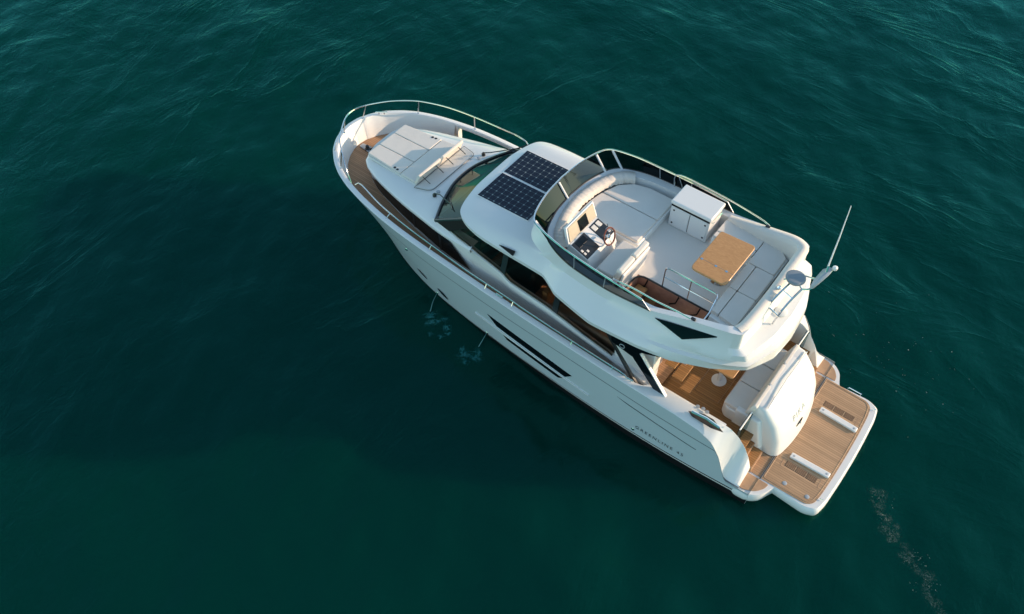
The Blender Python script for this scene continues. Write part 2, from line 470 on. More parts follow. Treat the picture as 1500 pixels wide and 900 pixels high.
me.polygons.foreach_set("use_smooth", np.ones(len(q), dtype=bool))
me.update(calc_edges=True); me.validate()
me.materials.append(sea_material())
sea = bpy.data.objects.new("sea", me); COL.objects.link(sea)
sea['kind'] = 'structure'; sea['label'] = 'dark teal rippled sea around the yacht'

# ------------------------------------------------------------------ the yacht
YT = thing("yacht", "white flybridge motor yacht with solar panels and teak swim platform on dark teal sea", "yacht")

# half-breadth tables (x forward, y to port)
Sh = smooth_tab([(1.2, 2.12), (2.0, 2.15), (3, 2.19), (4.5, 2.21), (6, 2.22), (8, 2.21), (9.3, 2.18), (10.4, 2.14), (11.2, 2.08), (12.05, 1.96),
                 (12.6, 1.84), (13.1, 1.69), (13.6, 1.46), (14.0, 1.17), (14.3, 0.85), (14.5, 0.47), (14.58, 0.2), (14.6, 0.0)])
Wl = smooth_tab([(1.2, 2.17), (2.5, 2.24), (3.5, 2.26), (5, 2.23), (6.5, 2.14), (7.8, 2.04), (9.2, 1.89), (10.2, 1.74), (11.2, 1.5), (12.2, 1.12),
                 (13, 0.68), (13.5, 0.32), (13.7, 0.12), (13.76, 0.0)])
ZS = [(1.2, .44), (1.80, .45), (1.92, .72), (2.08, 1.12), (2.3, 1.45), (2.65, 1.62), (3.2, 1.70), (5, 1.77), (8, 1.94), (10, 2.05), (12, 2.13), (14.6, 2.18)]
ZG = [(1.2, 1.22), (4, 1.33), (6, 1.44), (9, 1.54), (12, 1.62), (14.6, 1.72)]
XW, XS = 13.76, 14.6
N = 150
u = np.r_[np.linspace(0, 0.14, 30, endpoint=False), np.linspace(0.14, 0.8, 60, endpoint=False), 1 - 0.2 * (np.linspace(1, 0, 60) ** 1.6)]

def hull_pt(uu, z_abs=None, v=None):
    """a point of the port hull skin; v = 0 at the waterline .. 1 at the sheer"""
    xs_ = 1.2 + uu * (XS - 1.2)
    zs = I(xs_, ZS)
    zf = I(xs_, [(1.2, 1.68), (3.2, 1.70)] + ZS[7:])          # sheer height without the drop at the quarter
    if v is None: v = z_abs / zf
    vv = v
    xe = XW + (XS - XW) * (vv ** 1.3)
    x = 1.2 + uu * (xe - 1.2)
    yw = Wl(1.2 + uu * (XW - 1.2)); ysr = Sh(xs_)
    fl = vv + 0.30 * vv * (1 - vv) * (1 - np.clip((uu - 0.35) / 0.5, 0, 1))  # fuller aft
    if uu > 0.6: fl = fl - 0.22 * (uu - 0.6) * np.sin(np.pi * vv)            # flare forward
    y = yw + (ysr - yw) * fl
    return x, y, v * zf

def hull_row(kind):
    row = []
    for uu in u:
        xs_ = 1.2 + uu * (XS - 1.2)
        zs = I(xs_, ZS); zf = I(xs_, [(1.2, 1.68), (3.2, 1.70)] + ZS[7:])
        trim = I(xs_, [(1.2, 1.0), (9.0, 0.35), (11, 0.12), (14, 0.08)])
        if kind == 'keel': row.append((1.2 + uu * (13.3 - 1.2), 0.75 * Wl(1.2 + uu * (XW - 1.2)), -0.7)); continue
        z = {'wl': -0.05, 'b1': 0.25 * trim, 'b2': 0.285 * trim, 'b3': 0.325 * trim, 'm0': 0, 'm1': 0, 'm15': 0, 'm2': 0, 'm3': 0,
             'g0': I(xs_, ZG) - 0.012, 'g1': I(xs_, ZG) + 0.012, 's1': zf - 0.04, 's': zf}[kind]
        if kind[0] == 'm': z = {'m0': .25, 'm1': 0.36, 'm15': .5, 'm2': 0.66, 'm3': .83}[kind] * I(xs_, ZG)
        z = min(z, zs - {'m0': .07, 'm1': .06, 'm15': .05, 'm2': .045, 'm3': .038, 'g0': .03, 'g1': .02, 's1': .012}.get(kind, 0)) if kind[0] in 'mgs' else z
        x, y, _ = hull_pt(uu, z_abs=max(z, 0)); 
        if kind == 'wl': z = -0.05
        row.append((x, y, z))
    return row
kinds = ['keel', 'wl', 'b1', 'b2', 'b3', 'm0', 'm1', 'm15', 'm2', 'm3', 'g0', 'g1', 's1', 's']
rows = [hull_row(k) for k in kinds]
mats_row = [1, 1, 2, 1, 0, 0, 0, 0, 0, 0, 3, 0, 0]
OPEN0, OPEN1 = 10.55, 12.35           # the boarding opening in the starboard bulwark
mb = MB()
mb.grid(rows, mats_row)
base = len(mb.f)
srows = [mir(r) for r in rows]
mb.grid(srows, mats_row)
keep = []
for fi, f in enumerate(mb.f):
    c = np.mean([mb.v[k] for k in f], axis=0)
    drop = fi >= base and OPEN0 < c[0] < OPEN1 and c[2] > I(c[0], ZG) + 0.05
    if not drop: keep.append(fi)
mb.f = [mb.f[k] for k in keep]; mb.m = [mb.m[k] for k in keep]
# flat stern closing face
mb.poly([r[0] for r in rows] + [r[0] for r in srows][::-1], 0)
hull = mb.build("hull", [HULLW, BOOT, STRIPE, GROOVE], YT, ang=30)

def hull_y(x, z):
    uu = (x - 1.2) / (XS - 1.2)
    for _ in range(6):
        hx, hy, hz = hull_pt(uu, z_abs=z); uu += (x - hx) / 13.0
    return hull_pt(uu, z_abs=z)[1]

def hull_patch(poly, name, mat, off=0.006, thick=0.012, parent=hull, n=14):
    """flat polygon in (x, z) laid on the port hull skin as a thin curved plate"""
    bm = bmesh.new()
    vs = [bm.verts.new((p[0], 0, p[1])) for p in poly]
    bm.faces.new(vs)
    x0 = min(p[0] for p in poly); x1 = max(p[0] for p in poly)
    for k in range(1, n):
        xx = x0 + (x1 - x0) * k / n
        bmesh.ops.bisect_plane(bm, geom=bm.verts[:] + bm.edges[:] + bm.faces[:], plane_co=(xx, 0, 0), plane_no=(1, 0, 0))
    for v in bm.verts: v.co.y = hull_y(v.co.x, v.co.z) + off
    r = bmesh.ops.extrude_face_region(bm, geom=bm.faces[:])
    for v in [g for g in r['geom'] if isinstance(g, bmesh.types.BMVert)]: v.co.y -= thick
    bmesh.ops.recalc_face_normals(bm, faces=bm.faces)
    me = bpy.data.meshes.new(name); bm.to_mesh(me); bm.free()
    me.materials.append(mat)
    o = bpy.data.objects.new(name, me); COL.objects.link(o); o.parent = parent
    return o

# hull glazing, rub line, portholes
hull_patch([(8.24, 1.12), (5.74, .86), (5.93, .65), (7.97, .84)], "hull_window", DARKWIN)
hull_patch([(7.85, .72), (5.94, .585), (6.12, .43), (7.67, .535)], "hull_window", DARKWIN)
hull_patch([(8.66, .81), (7.4, .735), (5.24, .57), (5.24, .545), (7.4, .685), (8.62, .765)], "rub_line", GEL, off=0.028, thick=0.04)
hull_patch([(8.4, .755), (5.5, .545), (5.5, .528), (8.4, .735)], "rub_line_shadow_gap", GROOVE, off=0.008)
for cx, cz, a in ((10.59, .60, .165), (9.86, .42, .17)):
    p = []
    for k in range(20):
        t = 2 * math.pi * k / 20
        p.append((cx + a * math.cos(t), cz + 0.115 * math.sin(t) + 0.35 * a * math.cos(t)))
    f = hull_patch(p, "porthole", DARKWIN, off=0.008, n=6)
    rim = MB()
    ring = [(cx + (a + .012) * math.cos(2 * math.pi * k / 24), 0, cz + .124 * math.sin(2 * math.pi * k / 24) + 0.35 * a * math.cos(2 * math.pi * k / 24)) for k in range(24)]
    ring = [(x, hull_y(x, z) + 0.012, z) for x, _, z in ring]
    rim.tube(ring, 0.006, 6, closed=True)
    rim.build("rim", SATIN, f)
# lower quarter line and small fittings
hull_patch([(4.55, 1.16), (4.3, 1.13), (2.55, 0.96), (2.55, 0.94), (4.3, 1.10)], "style_line", GROOVE, off=0.006)
for fx, fz in ((10.9, 1.42), (4.02, .36), (8.37, .14), (10.16, .12)):
    y = hull_y(fx, fz)
    MB().lathe((fx, y - .01, fz), [(0.035, 0), (0.04, 0.02), (0.025, 0.03)], 14, (0, 1, 0)).build("through_hull_fitting", STEEL, hull)
yy = hull_y(3.4, .5) + 0.012
lt = text_mesh("GREENLINE 45", 0.14, "hull_lettering", LETTER, hull,
               ((3.98, 2.2, .46), Vector((-1, 0, 0)), (0, 0, 1)), depth=0.0, spacing=1.42)
for v in lt.data.vertices: v.co.y = hull_y(v.co.x, v.co.z) + .007

# ---- bulwark with its cap
def capw(x): return I(x, [(1.2, .50), (2.9, .44), (3.9, .42), (4.15, .17), (9, .16), (14.6, .15)])
def deck_z(x): return I(x, [(2, .95), (4.3, 1.08), (7, 1.33), (9, 1.48), (12, 1.6), (14.6, 1.66)])
def cap_rows(side):
    o1, o2, t1, t2, i2, i3 = [], [], [], [], [], []
    for uu in u:
        x = 1.2 + uu * (XS - 1.2)
        if x < 1.44: continue
        y = Sh(x); z = I(x, ZS)
        w_ = capw(x)
        # inner edge: offset along the plan normal
        dx = 0.02; ny = 1.0; nx_ = 0.0
        d = (Sh(min(x + dx, 14.599)) - Sh(x - dx)) / (min(x + dx, 14.599) - (x - dx)); ln = math.hypot(1, d)
        nxn, nyn = -d / ln, 1 / ln                      # outward normal
        xi, yi = x - nxn * w_, y - nyn * w_
        if yi < 0: xi, yi = XS - w_, 0.0
        zi = max(z, I(x, [(1.44, .55), (1.55, .88), (1.72, 1.20), (1.9, 1.42), (2.1, 1.56), (2.4, 1.63), (3, 1.70), (3.2, 1.70)])) if x < 3.2 else z
        o1.append((x, y, z)); t1.append((x - nxn * .025, y - nyn * .025, z + .022)); t2.append((xi + nxn * .025, max(yi + nyn * .025, 0), zi + .022))
        i2.append((xi, yi, zi - .015)); fo = I(x, [(9, .02), (11, .06), (12, .13), (14.6, .17)]); i3.append((xi - nxn * fo, max(yi - nyn * fo, 0), (min(deck_z(x), zi - .03) - .02) if x > 2.35 else .40))
        o2.append((x - nxn * .02, y - nyn * .02, z - .09))
    f = (lambda r: r) if side > 0 else mir
    return [f(r) for r in (o2, o1, t1, t2, i2, i3)]
for side in (1, -1):
    mb = MB(); rr = cap_rows(side)
    mb.grid(rr[1:5])
    b0 = len(mb.f)
    mb.grid(rr[4:6])
    if side < 0:
        keep = [k for k, f in enumerate(mb.f) if not (k >= b0 and OPEN0 < np.mean([mb.v[i][0] for i in f]) < OPEN1)]
        mb.f = [mb.f[k] for k in keep]; mb.m = [mb.m[k] for k in keep]
        # underside of the bridging cap and the end posts
        seg = [k for k, p in enumerate(rr[1]) if OPEN0 - .1 < p[0] < OPEN1 + .1]
        lo = [(rr[4][k][0], rr[4][k][1], rr[4][k][2] - .06) for k in seg]; lo2 = [(rr[1][k][0], rr[1][k][1], rr[1][k][2] - .085) for k in seg]
        mb.grid([[rr[4][k] for k in seg], lo, lo2, [rr[1][k] for k in seg]])
        for xe in (OPEN0, OPEN1):
            y = -Sh(xe); z = I(xe, ZS)
            mb.hexa([(xe - .07, y + .16, 1.5), (xe + .07, y + .16, 1.5), (xe + .07, y + .01, 1.5), (xe - .07, y + .01, 1.5)],
                    [(xe - .07, y + .16, z - .01), (xe + .07, y + .16, z - .01), (xe + .07, y + .01, z - .01), (xe - .07, y + .01, z - .01)])
    # face of the quarter down to the platform
    e = [r[0] for r in rr]
    mb.poly([(1.45, side * Sh(1.45), .40), e[1], e[2], e[3], e[4], e[5]])
    mb.build("bulwark", GEL, YT, ang=50)

# ---- decks
mb = MB()
def deckrow(f): return [f(1.9 + k * (14.35 - 1.9) / 90) for k in range(91)]
def Tb(x):  # trunk side base (half breadth)
    return I(x, [(4, 1.66), (7, 1.66), (9, 1.62), (9.6, 1.58), (10.2, 1.53), (11.2, 1.40), (12, 1.18), (12.5, 1.02), (12.95, .83), (13.3, .6), (13.45, .3), (13.5, 0)])
foot = [p for p in cap_rows(1)[5] if p[0] > 3.95 and p[1] > .015]
mb.grid([[(p[0], fr * p[1], deck_z(p[0])) for p in foot] for fr in (-1.0, -.75, -.5, -.25, 0, .25, .5, .75, 1.0)])
mb.build("side_deck", TEAKS, YT)

# ---- trunk cabin with its window bands
TT = smooth_tab([(9.0, 1.78), (9.4, 1.755), (10, 1.69), (10.7, 1.56), (11.4, 1.42), (12, 1.27), (12.5, 1.13), (12.9, .98), (13.15, .84), (13.3, .66), (13.37, .4), (13.4, 0)])
def trunk_loop(off, z, xl):
    """half loop of the trunk in plan, shrunk by off, from x=9 forward"""
    pts = []
    for k in range(70):
        t = k / 69
        x = 9.0 + (13.4 - 9.0) * (1 - (1 - t) ** 1.7)
        y = TT(x); d = (TT(min(x + .02, 13.4)) - TT(x - .02)) / (min(x + .02, 13.4) - (x - .02)); ln = math.hypot(1, d)
        px, py = x + d / ln * off, y - off / ln
        pts.append((px, max(py, 0), z(px) if callable(z) else z))
    pts[-1] = (pts[-1][0] if off < .02 else 13.4 - off, 0, pts[-1][2])
    return pts
zt = lambda x: I(x, [(9, 2.45), (10, 2.36), (10.7, 2.3), (12, 2.2), (13.4, 2.12)])       # edge height
zc = lambda x: I(x, [(9, 2.62), (10.6, 2.55), (11.3, 2.44), (12, 2.40), (13.4, 2.34)])   # top height
loops = [trunk_loop(.10, 1.45, 0), trunk_loop(.06, lambda x: zt(x) - .06, 0), trunk_loop(0, lambda x: zt(x) - .02, 0), trunk_loop(0.0, lambda x: zt(x) + .05, 0),
         trunk_loop(.05, lambda x: zt(x) + .10, 0), trunk_loop(.30, lambda x: zc(x) - .06, 0), trunk_loop(.50, lambda x: zc(x) - .02, 0)]
mb = MB()
for sgn in (1, -1):
    L_ = loops if sgn > 0 else [mir(l) for l in loops]
    mb.grid(L_)
    mb.grid([L_[-1], [(p[0], 0, zc(p[0]) - .01) for p in L_[-1]]])
keep = [k for k, f in enumerate(mb.f) if not (np.mean([mb.v[i][0] for i in f]) < 10.2 and abs(np.mean([mb.v[i][1] for i in f])) < 1.46 and np.mean([mb.v[i][2] for i in f]) > 2.4)]
mb.f = [mb.f[k] for k in keep]; mb.m = [mb.m[k] for k in keep]
trunk = mb.build("trunk_cabin", GEL, YT, ang=40)
# window bands: dark glass set just proud of the trunk wall
for sgn in (1, -1):
    lo, hi = [], []
    for p in trunk_loop(.055, 0, 0):
        if 8.75 < p[0] < 13.12 and p[1] > .55:
            x = p[0]
            f = min(1, (13.12 - x) / .5); g = min(1, max(0, (x - 9.0) / .7))
            lo.append((p[0], sgn * (p[1] + .012), 1.74 + .12 * (1 - f))); hi.append((p[0], sgn * (p[1] + .03), lo[-1][2] + (zt(x) - .09 - lo[-1][2]) * f * g + .004))
    MB().grid([lo, hi]).build("cabin_window", DARKWIN, trunk)
    for xm in (10.05, 11.05):
        k = min(range(len(lo)), key=lambda i: abs(lo[i][0] - xm))
        a, b_ = lo[k], hi[k]
        MB().hexa([(a[0] - .03, a[1], a[2]), (a[0] + .03, a[1], a[2]), (a[0] + .03, a[1] + sgn * .012, a[2]), (a[0] - .03, a[1] + sgn * .012, a[2])],
                  [(b_[0] - .03, b_[1], b_[2]), (b_[0] + .03, b_[1], b_[2]), (b_[0] + .03, b_[1] + sgn * .012, b_[2]), (b_[0] - .03, b_[1] + sgn * .012, b_[2])]).build("window_bar", BLACK, trunk)

# ---- sunpad on the trunk
def zp(x): return zc(x) - .02
padz = lambda x, y: zc(x) + .015
sp = MB().prism(rpoly([(11.42, -.86), (13.2, -.74), (13.32, -.3), (13.32, .3), (13.2, .74), (11.42, .86)], [.06, .12, .1, .1, .12, .06]),
                lambda x, y: zc(x) - .06, padz).build("sunpad_base", NONSKID, YT, bevel=.01)
for (y0, y1) in ((-.80, -.29), (-.27, .27), (.29, .80)):
    for (x0, x1) in ((12.02, 13.2),):
        a0 = max(y0, -.70) if y0 < -.5 else y0; a1 = min(y1, .70) if y1 > .5 else y1
        MB().prism(rpoly([(x0, y0), (x1, a0), (x1, a1), (x0, y1)], .04), lambda x, y: zc(x) + .01, lambda x, y: zc(x) + .06).build("sunpad_cushion", CUSHG, YT, bevel=.015)
MB().prism(rpoly([(11.5, -.83), (11.995, -.80), (11.995, .80), (11.5, .83)], .04), lambda x, y: zc(x) + .01, lambda x, y: zc(x) + .06).build("sunpad_cushion", CUSHG, YT, bevel=.015)
# cup holders
for sy in (-1, 1):
    for k in (0, 1):
        MB().lathe((12.16 + .1 * k, sy * (.735 - .015 * k), zc(12.2) + .055), [(.035, 0), (.035, .009), (.028, .01)], 14).build("cup_holder", BLACK, sp)
# folding backrests with stainless props
for (y0, y1) in ((-.84, -.02), (.02, .86)):
    br = MB().hexa([(11.42, y0, zc(11.4) + .03), (11.50, y0, zc(11.5) + .03), (11.50, y1, zc(11.5) + .03), (11.42, y1, zc(11.4) + .03)],
                   [(11.30, y0 + .02, zc(11.4) + .33), (11.37, y0 + .02, zc(11.4) + .35), (11.37, y1 - .02, zc(11.4) + .35), (11.30, y1 - .02, zc(11.4) + .33)]
                   ).build("sunpad_backrest", CUSH, YT, bevel=.02, seg=3)
    for yy_ in (y0 + .17, y1 - .17):
        MB().tube([(11.36, yy_, zc(11.4) + .2), (11.15, yy_ - .03, zc(11.15) + .03)], .012, 6).build("prop", BLACK, br)
# well behind the backrests and a thin gutter line round it
MB().prism(rpoly([(10.98, -.80), (11.4, -.92), (11.4, .92), (10.98, .80)], [.12, .02, .02, .12]), lambda x, y: zc(x) - .04, lambda x, y: zc(x) + .006).build("sunpad_well", NONSKID, YT)
ring = [(p[0], p[1], zc(p[0]) + .008) for p in rpoly([(10.95, -.84), (11.42, -.96), (11.42, .96), (10.95, .84)], [.14, .02, .02, .14])]
MB().tube(ring, .008, 6, closed=True).build("gutter", SEAM, YT)

# ---- windshield, dashboard, wipers
ZB = 2.53
ws_b = spans([(10.22, 1.55, ZB), (10.45, 1.02, ZB + .03), (10.62, .45, ZB + .05), (10.66, 0, ZB + .05), (10.62, -.45, ZB + .05), (10.45, -1.02, ZB + .03), (10.22, -1.55, ZB)], 6)
ws_t = spans([(9.15, 1.44, 3.16), (9.40, .98, 3.21), (9.55, .45, 3.24), (9.58, 0, 3.24), (9.55, -.45, 3.24), (9.40, -.98, 3.21), (9.15, -1.44, 3.16)], 6)
wsh = MB().grid([ws_b, ws_t]).build("windshield", FRONTGL, YT)
MB().tube([tuple(p + np.array([0, 0, .012])) for p in ws_b], .038, 8).build("windshield_frame", BLACK, wsh)
for k in (0, len(ws_b) - 1):
    MB().tube([tuple(ws_b[k]), tuple(ws_t[k])], .045, 8).build("windshield_pillar", BLACK, wsh)
MB().prism(rpoly([(9.0, -1.2), (10.1, -1.2), (10.5, -.8), (10.58, 0), (10.5, .8), (10.1, 1.2), (9.0, 1.2)], .05), 2.20, 2.36).build("dashboard", INTF, YT)
MB().box(8.95, 10.2, -1.5, 1.5, 2.05, 2.15).build("dashboard_shelf", INTD, YT)
MB().box(9.55, 9.95, -.9, -.3, 2.36, 2.46).build("chart_shelf", SCREEN, YT, bevel=.02)
MB().box(9.0, 9.25, -1.4, 1.4, 1.5, 2.44).build("dashboard_front", INTD, YT)
for (bx, by, tx, ty) in ((10.78, .93, 10.1, 1.1), (10.76, -.93, 9.98, -1.42)):
    sgn = 1 if by > 0 else -1
    zb = zc(bx) + .02
    wi = MB().lathe((bx, by, zb - .03), [(.05, 0), (.05, .05), (.03, .08)], 12).build("wiper", BLACK, YT)
    zt_ = 2.53 + .1 + (10.3 - tx) * .62
    MB().tube([(bx, by, zb + .05), (bx - .2, by + .02 * sgn, zb + .15), (tx, ty, zt_)], .014, 6).build("wiper_arm", BLACK, wi)
    MB().tube([(tx + .26, ty - sgn * .24, zt_ - .10), (tx - .16, ty + sgn * .16, zt_ + .09)], .012, 6).build("wiper_blade", BLACK, wi)
    MB().lathe((bx + .02, by + sgn * -.16, zb - .02), [(.05, 0), (.05, .012), (.03, .016)], 14).build("washer_cap", SATIN, YT)

# ---- saloon flank (the coaming below the side glass)
XF = np.linspace(3.95, 10.35, 60)
win_lo = lambda x: I(x, [(3.9, 1.52), (4.4, 1.66), (5.8, 1.90), (6.83, 2.10), (7.88, 2.18), (8.10, 2.33), (8.6, 2.45), (9.16, 2.565), (9.6, 2.575), (10.35, 2.56)])
win_y = lambda x: I(x, [(3.9, 1.84), (5.9, 1.81), (7.9, 1.78), (8.8, 1.775), (9.4, 1.73), (10.35, 1.54)])
mb = MB()
for sgn in (1, -1):
    r0, r1, r2, r3, r4 = [], [], [], [], []
    for x in XF:
        y = win_y(x); zl = win_lo(x)
        yb = I(x, [(4, 1.66), (8.2, 1.66), (9.0, 1.69), (9.4, 1.66), (10.4, 1.4)])
        r0.append((x, sgn * yb, deck_z(x) - .05)); r1.append((x, sgn * (yb + .01), deck_z(x) + (zl - deck_z(x)) * .45))
        r2.append((x, sgn * (y + I(x, [(8, .01), (9, -.035)])), zl - .10)); r3.append((x, sgn * (y - .01), zl - .015)); r4.append((x, sgn * (y - .13), zl + .0))
    mb.grid([r0, r1, r2, r3, r4])
    k = 0
    mb.slab([r0[0], r1[0], r2[0], r3[0], r4[0], (r4[0][0], r4[0][1], r0[0][2])], (.06, 0, 0))
mb.build("saloon_side", GEL, YT, ang=45)

# saloon side glass
for sgn in (1, -1):
    xs_ = np.linspace(5.05, 10.2, 50)
    lo = [(x, sgn * (win_y(x) - .06), win_lo(x) - .01) for x in xs_]
    hi = [(x - .28 * max(0, (x - 8.8)) , sgn * (min(win_y(x), 1.62) - .14 - .1 * max(0, x - 9.0)), 3.12) for x in xs_]
    hi = [(h[0], h[1], min(h[2], l[2] + max(.02, (10.22 - l[0])) * .9)) for h, l in zip(hi, lo)]
    sg = MB().grid([lo, hi]).build("saloon_glass", SIDEGL, YT)
    MB().tube(lo, .022, 6).build("glass_frame", BLACK, sg)
    a, b_ = Vector(ws_b[0]), Vector(ws_t[0])
    flipy = Matrix.Diagonal((1, sgn, 1))
    MB().slab([flipy @ Vector(p) for p in ((10.24, 1.555, 2.54), (9.72, 1.63, 2.56), (8.95, 1.52, 3.10), (9.17, 1.45, 3.16))], (0, sgn * .02, .01)).build("front_pillar", BLACKM, sg)
    for xm in (8.05, 6.65):
        k = min(range(len(xs_)), key=lambda i: abs(xs_[i] - xm))
        a, b_ = Vector(lo[k]), Vector(hi[k])
        MB().hexa([a + Vector((-.07, .02 * sgn, 0)), a + Vector((.07, .02 * sgn, 0)), a + Vector((.07, -.03 * sgn, 0)), a + Vector((-.07, -.03 * sgn, 0))],
                  [b_ + Vector((-.07, .02 * sgn, 0)), b_ + Vector((.07, .02 * sgn, 0)), b_ + Vector((.07, -.03 * sgn, 0)), b_ + Vector((-.07, -.03 * sgn, 0))]).build("mullion", BLACK, sg)

# saloon interior seen through the glass
MB().box(4.4, 9.2, -1.5, 1.5, 0.98, 1.05).build("saloon_sole", INTW, YT)
MB().box(4.75, 6.9, .85, 1.5, 1.05, 1.55).build("saloon_sofa", INTF, YT, bevel=.05)
MB().box(4.75, 6.9, 1.38, 1.55, 1.55, 1.9).build("saloon_sofa_back", INTF, YT, bevel=.04)
MB().box(7.0, 7.12, .6, 1.52, 1.05, 2.2).build("saloon_partition", INTW, YT)
MB().box(7.6, 8.6, .3, 1.3, 1.05, 1.8).build("helm_bench", INTD, YT, bevel=.05)
MB().box(7.5, 7.62, .3, 1.3, 1.6, 2.25).build("helm_bench_back", INTD, YT, bevel=.03)
MB().box(5.2, 8.8, -1.5, -.75, 1.05, 1.95).build("galley_counter", INTW, YT, bevel=.02)
MB().box(5.4, 6.2, .1, .7, 1.6, 1.66).build("saloon_table", TABLE, YT, bevel=.03)
for y0, y1 in ((-1.72, -.55), (.75, 1.42)):
    MB().box(4.28, 4.36, y0, y1, 1.0, 2.96).build("aft_bulkhead", GEL, YT)
MB().box(4.30, 4.33, -.55, .75, 1.0, 2.9).build("saloon_door", SIDEGL, YT)

# ---- flybridge shell and roof
K_lip = [(9.68, 0, 3.20), (9.66, .75, 3.19), (9.46, 1.50, 3.14), (8.75, 1.74, 3.06), (7.0, 1.77, 3.02), (6.5, 2.0, 2.98), (5.5, 2.18, 2.97), (4.4, 2.10, 2.97), (3.7, 1.97, 2.98), (2.95, 1.66, 3.0), (2.35, 1.25, 3.0), (2.06, .66, 3.0), (2.0, 0, 3.0)]
def kz(keys, dz=0, inset=0):
    out = []
    for i, p in enumerate(keys):
        out.append((p[0] - (inset if i < 3 else 0) + (inset if i > 9 else 0), max(p[1] - (inset if i > 1 and i < 11 else 0), 0), p[2] + dz))
    return out
K_under = kz(K_lip, -.015, .12)
K_under2 = [(9.1, 0, 3.12), (9.1, .5, 3.12), (9.0, 1.0, 3.1), (8.6, 1.35, 3.08), (7.35, 1.4, 3.08), (6.55, 1.42, 3.08), (5.5, 1.42, 3.08), (4.4, 1.42, 3.08), (3.7, 1.42, 3.08), (2.95, 1.25, 3.08), (2.6, .9, 3.08), (2.5, .5, 3.08), (2.48, 0, 3.08)]
K_lip2 = kz(K_lip, .10, -.01)
K_sh = [(9.50, 0, 3.355), (9.47, .72, 3.35), (9.28, 1.37, 3.32), (8.65, 1.60, 3.30), (7.02, 1.64, 3.31), (6.48, 1.84, 3.27), (5.5, 1.97, 3.28), (4.4, 1.92, 3.33), (3.7, 1.82, 3.36), (2.86, 1.69, 3.44), (2.36, 1.44, 3.50), (2.13, .66, 3.53), (2.09, 0, 3.53)]
K_sh2 = [(9.34, 0, 3.375), (9.31, .7, 3.37), (9.12, 1.28, 3.36), (8.5, 1.48, 3.36), (7.05, 1.56, 3.39), (6.48, 1.75, 3.37), (5.5, 1.87, 3.38), (4.4, 1.85, 3.44), (3.7, 1.76, 3.5), (2.86, 1.66, 3.58), (2.42, 1.46, 3.64), (2.21, .64, 3.66), (2.17, 0, 3.66)]
K_cb = [(7.98, 0, 3.42), (7.93, .6, 3.42), (7.74, 1.16, 3.42), (7.45, 1.42, 3.42), (6.95, 1.58, 3.43), (6.4, 1.70, 3.44), (5.5, 1.78, 3.47), (4.4, 1.76, 3.55), (3.7, 1.69, 3.64), (2.86, 1.57, 3.72), (2.58, 1.42, 3.71), (2.51, .6, 3.71), (2.49, 0, 3.71)]
K_ct = [(7.52, 0, 3.78), (7.47, .58, 3.78), (7.32, 1.12, 3.78), (7.12, 1.40, 3.77), (6.72, 1.58, 3.75), (6.25, 1.68, 3.73), (5.4, 1.73, 3.72), (4.4, 1.70, 3.77), (3.7, 1.61, 3.95), (2.85, 1.54, 4.14), (2.60, 1.42, 4.15), (2.54, .6, 4.13), (2.53, 0, 4.13)]
K_ci = [(7.36, 0, 3.78), (7.31, .54, 3.78), (7.16, 1.0, 3.78), (6.98, 1.24, 3.77), (6.62, 1.42, 3.74), (6.22, 1.52, 3.72), (5.4, 1.57, 3.70), (4.4, 1.55, 3.75), (3.7, 1.47, 3.93), (2.95, 1.39, 4.12), (2.76, 1.25, 4.13), (2.71, .55, 4.12), (2.70, 0, 4.12)]
K_in = [(p[0], max(p[1] - .03, 0), 3.38) for p in K_ci]
keys = [K_under2, K_under, K_lip, K_lip2, K_sh, K_sh2, K_cb, K_ct, K_ci, K_in]
PER = 9
K_st, K_st2 = [], []
for i, (a, b_) in enumerate(zip(K_lip2, K_sh)):
    m = tuple(a[k] * .45 + b_[k] * .55 for k in range(3))
    if i < 7: K_st.append(m); K_st2.append(tuple(m[k] + (b_[k] - a[k]) * .06 for k in range(3)))
    else:
        d = [.02, .05, .07, .07, .07, .07][i - 7]
        K_st.append((m[0] + (0 if i < 10 else -.03), m[1] + (.03 if i < 11 else 0), m[2] - .02))
        K_st2.append((m[0] + (0 if i < 10 else d), max(m[1] - (d if i < 11 else 0), 0), m[2] + .012))
keys[4:4] = [K_st, K_st2]
half = [spans(k, PER, 4 if q < 7 else 7) for q, k in enumerate(keys)]
mb = MB()
for sgn in (1, -1):
    mb.grid([[(p[0], sgn * p[1], p[2]) for p in h] for h in half])
shell = mb.build("flybridge_shell", GEL, YT, ang=32)

# roof underside (headliner) so no light leaks into the saloon
MB().prism([(9.0, -1.2), (9.0, 1.2), (8.5, 1.4), (5.4, 1.4), (5.4, -1.4), (8.5, -1.4)], 3.10, 3.13).build("headliner", INTF, YT)

# fly floor with the stair opening
HX0, HX1, HY0, HY1 = 3.52, 5.25, .76, 1.36
mb = MB()
fz0, fz1 = 3.14, 3.41
mb.box(2.85, 7.2, -1.5, HY0, fz0, fz1)
mb.box(HX1, 6.9, HY0, 1.5, fz0, fz1)
mb.box(2.95, HX0, HY0, 1.42, fz0, fz1)
mb.box(HX0, HX1, HY1, 1.55, fz0, fz1)
mb.build("fly_floor", FLOORG, YT)
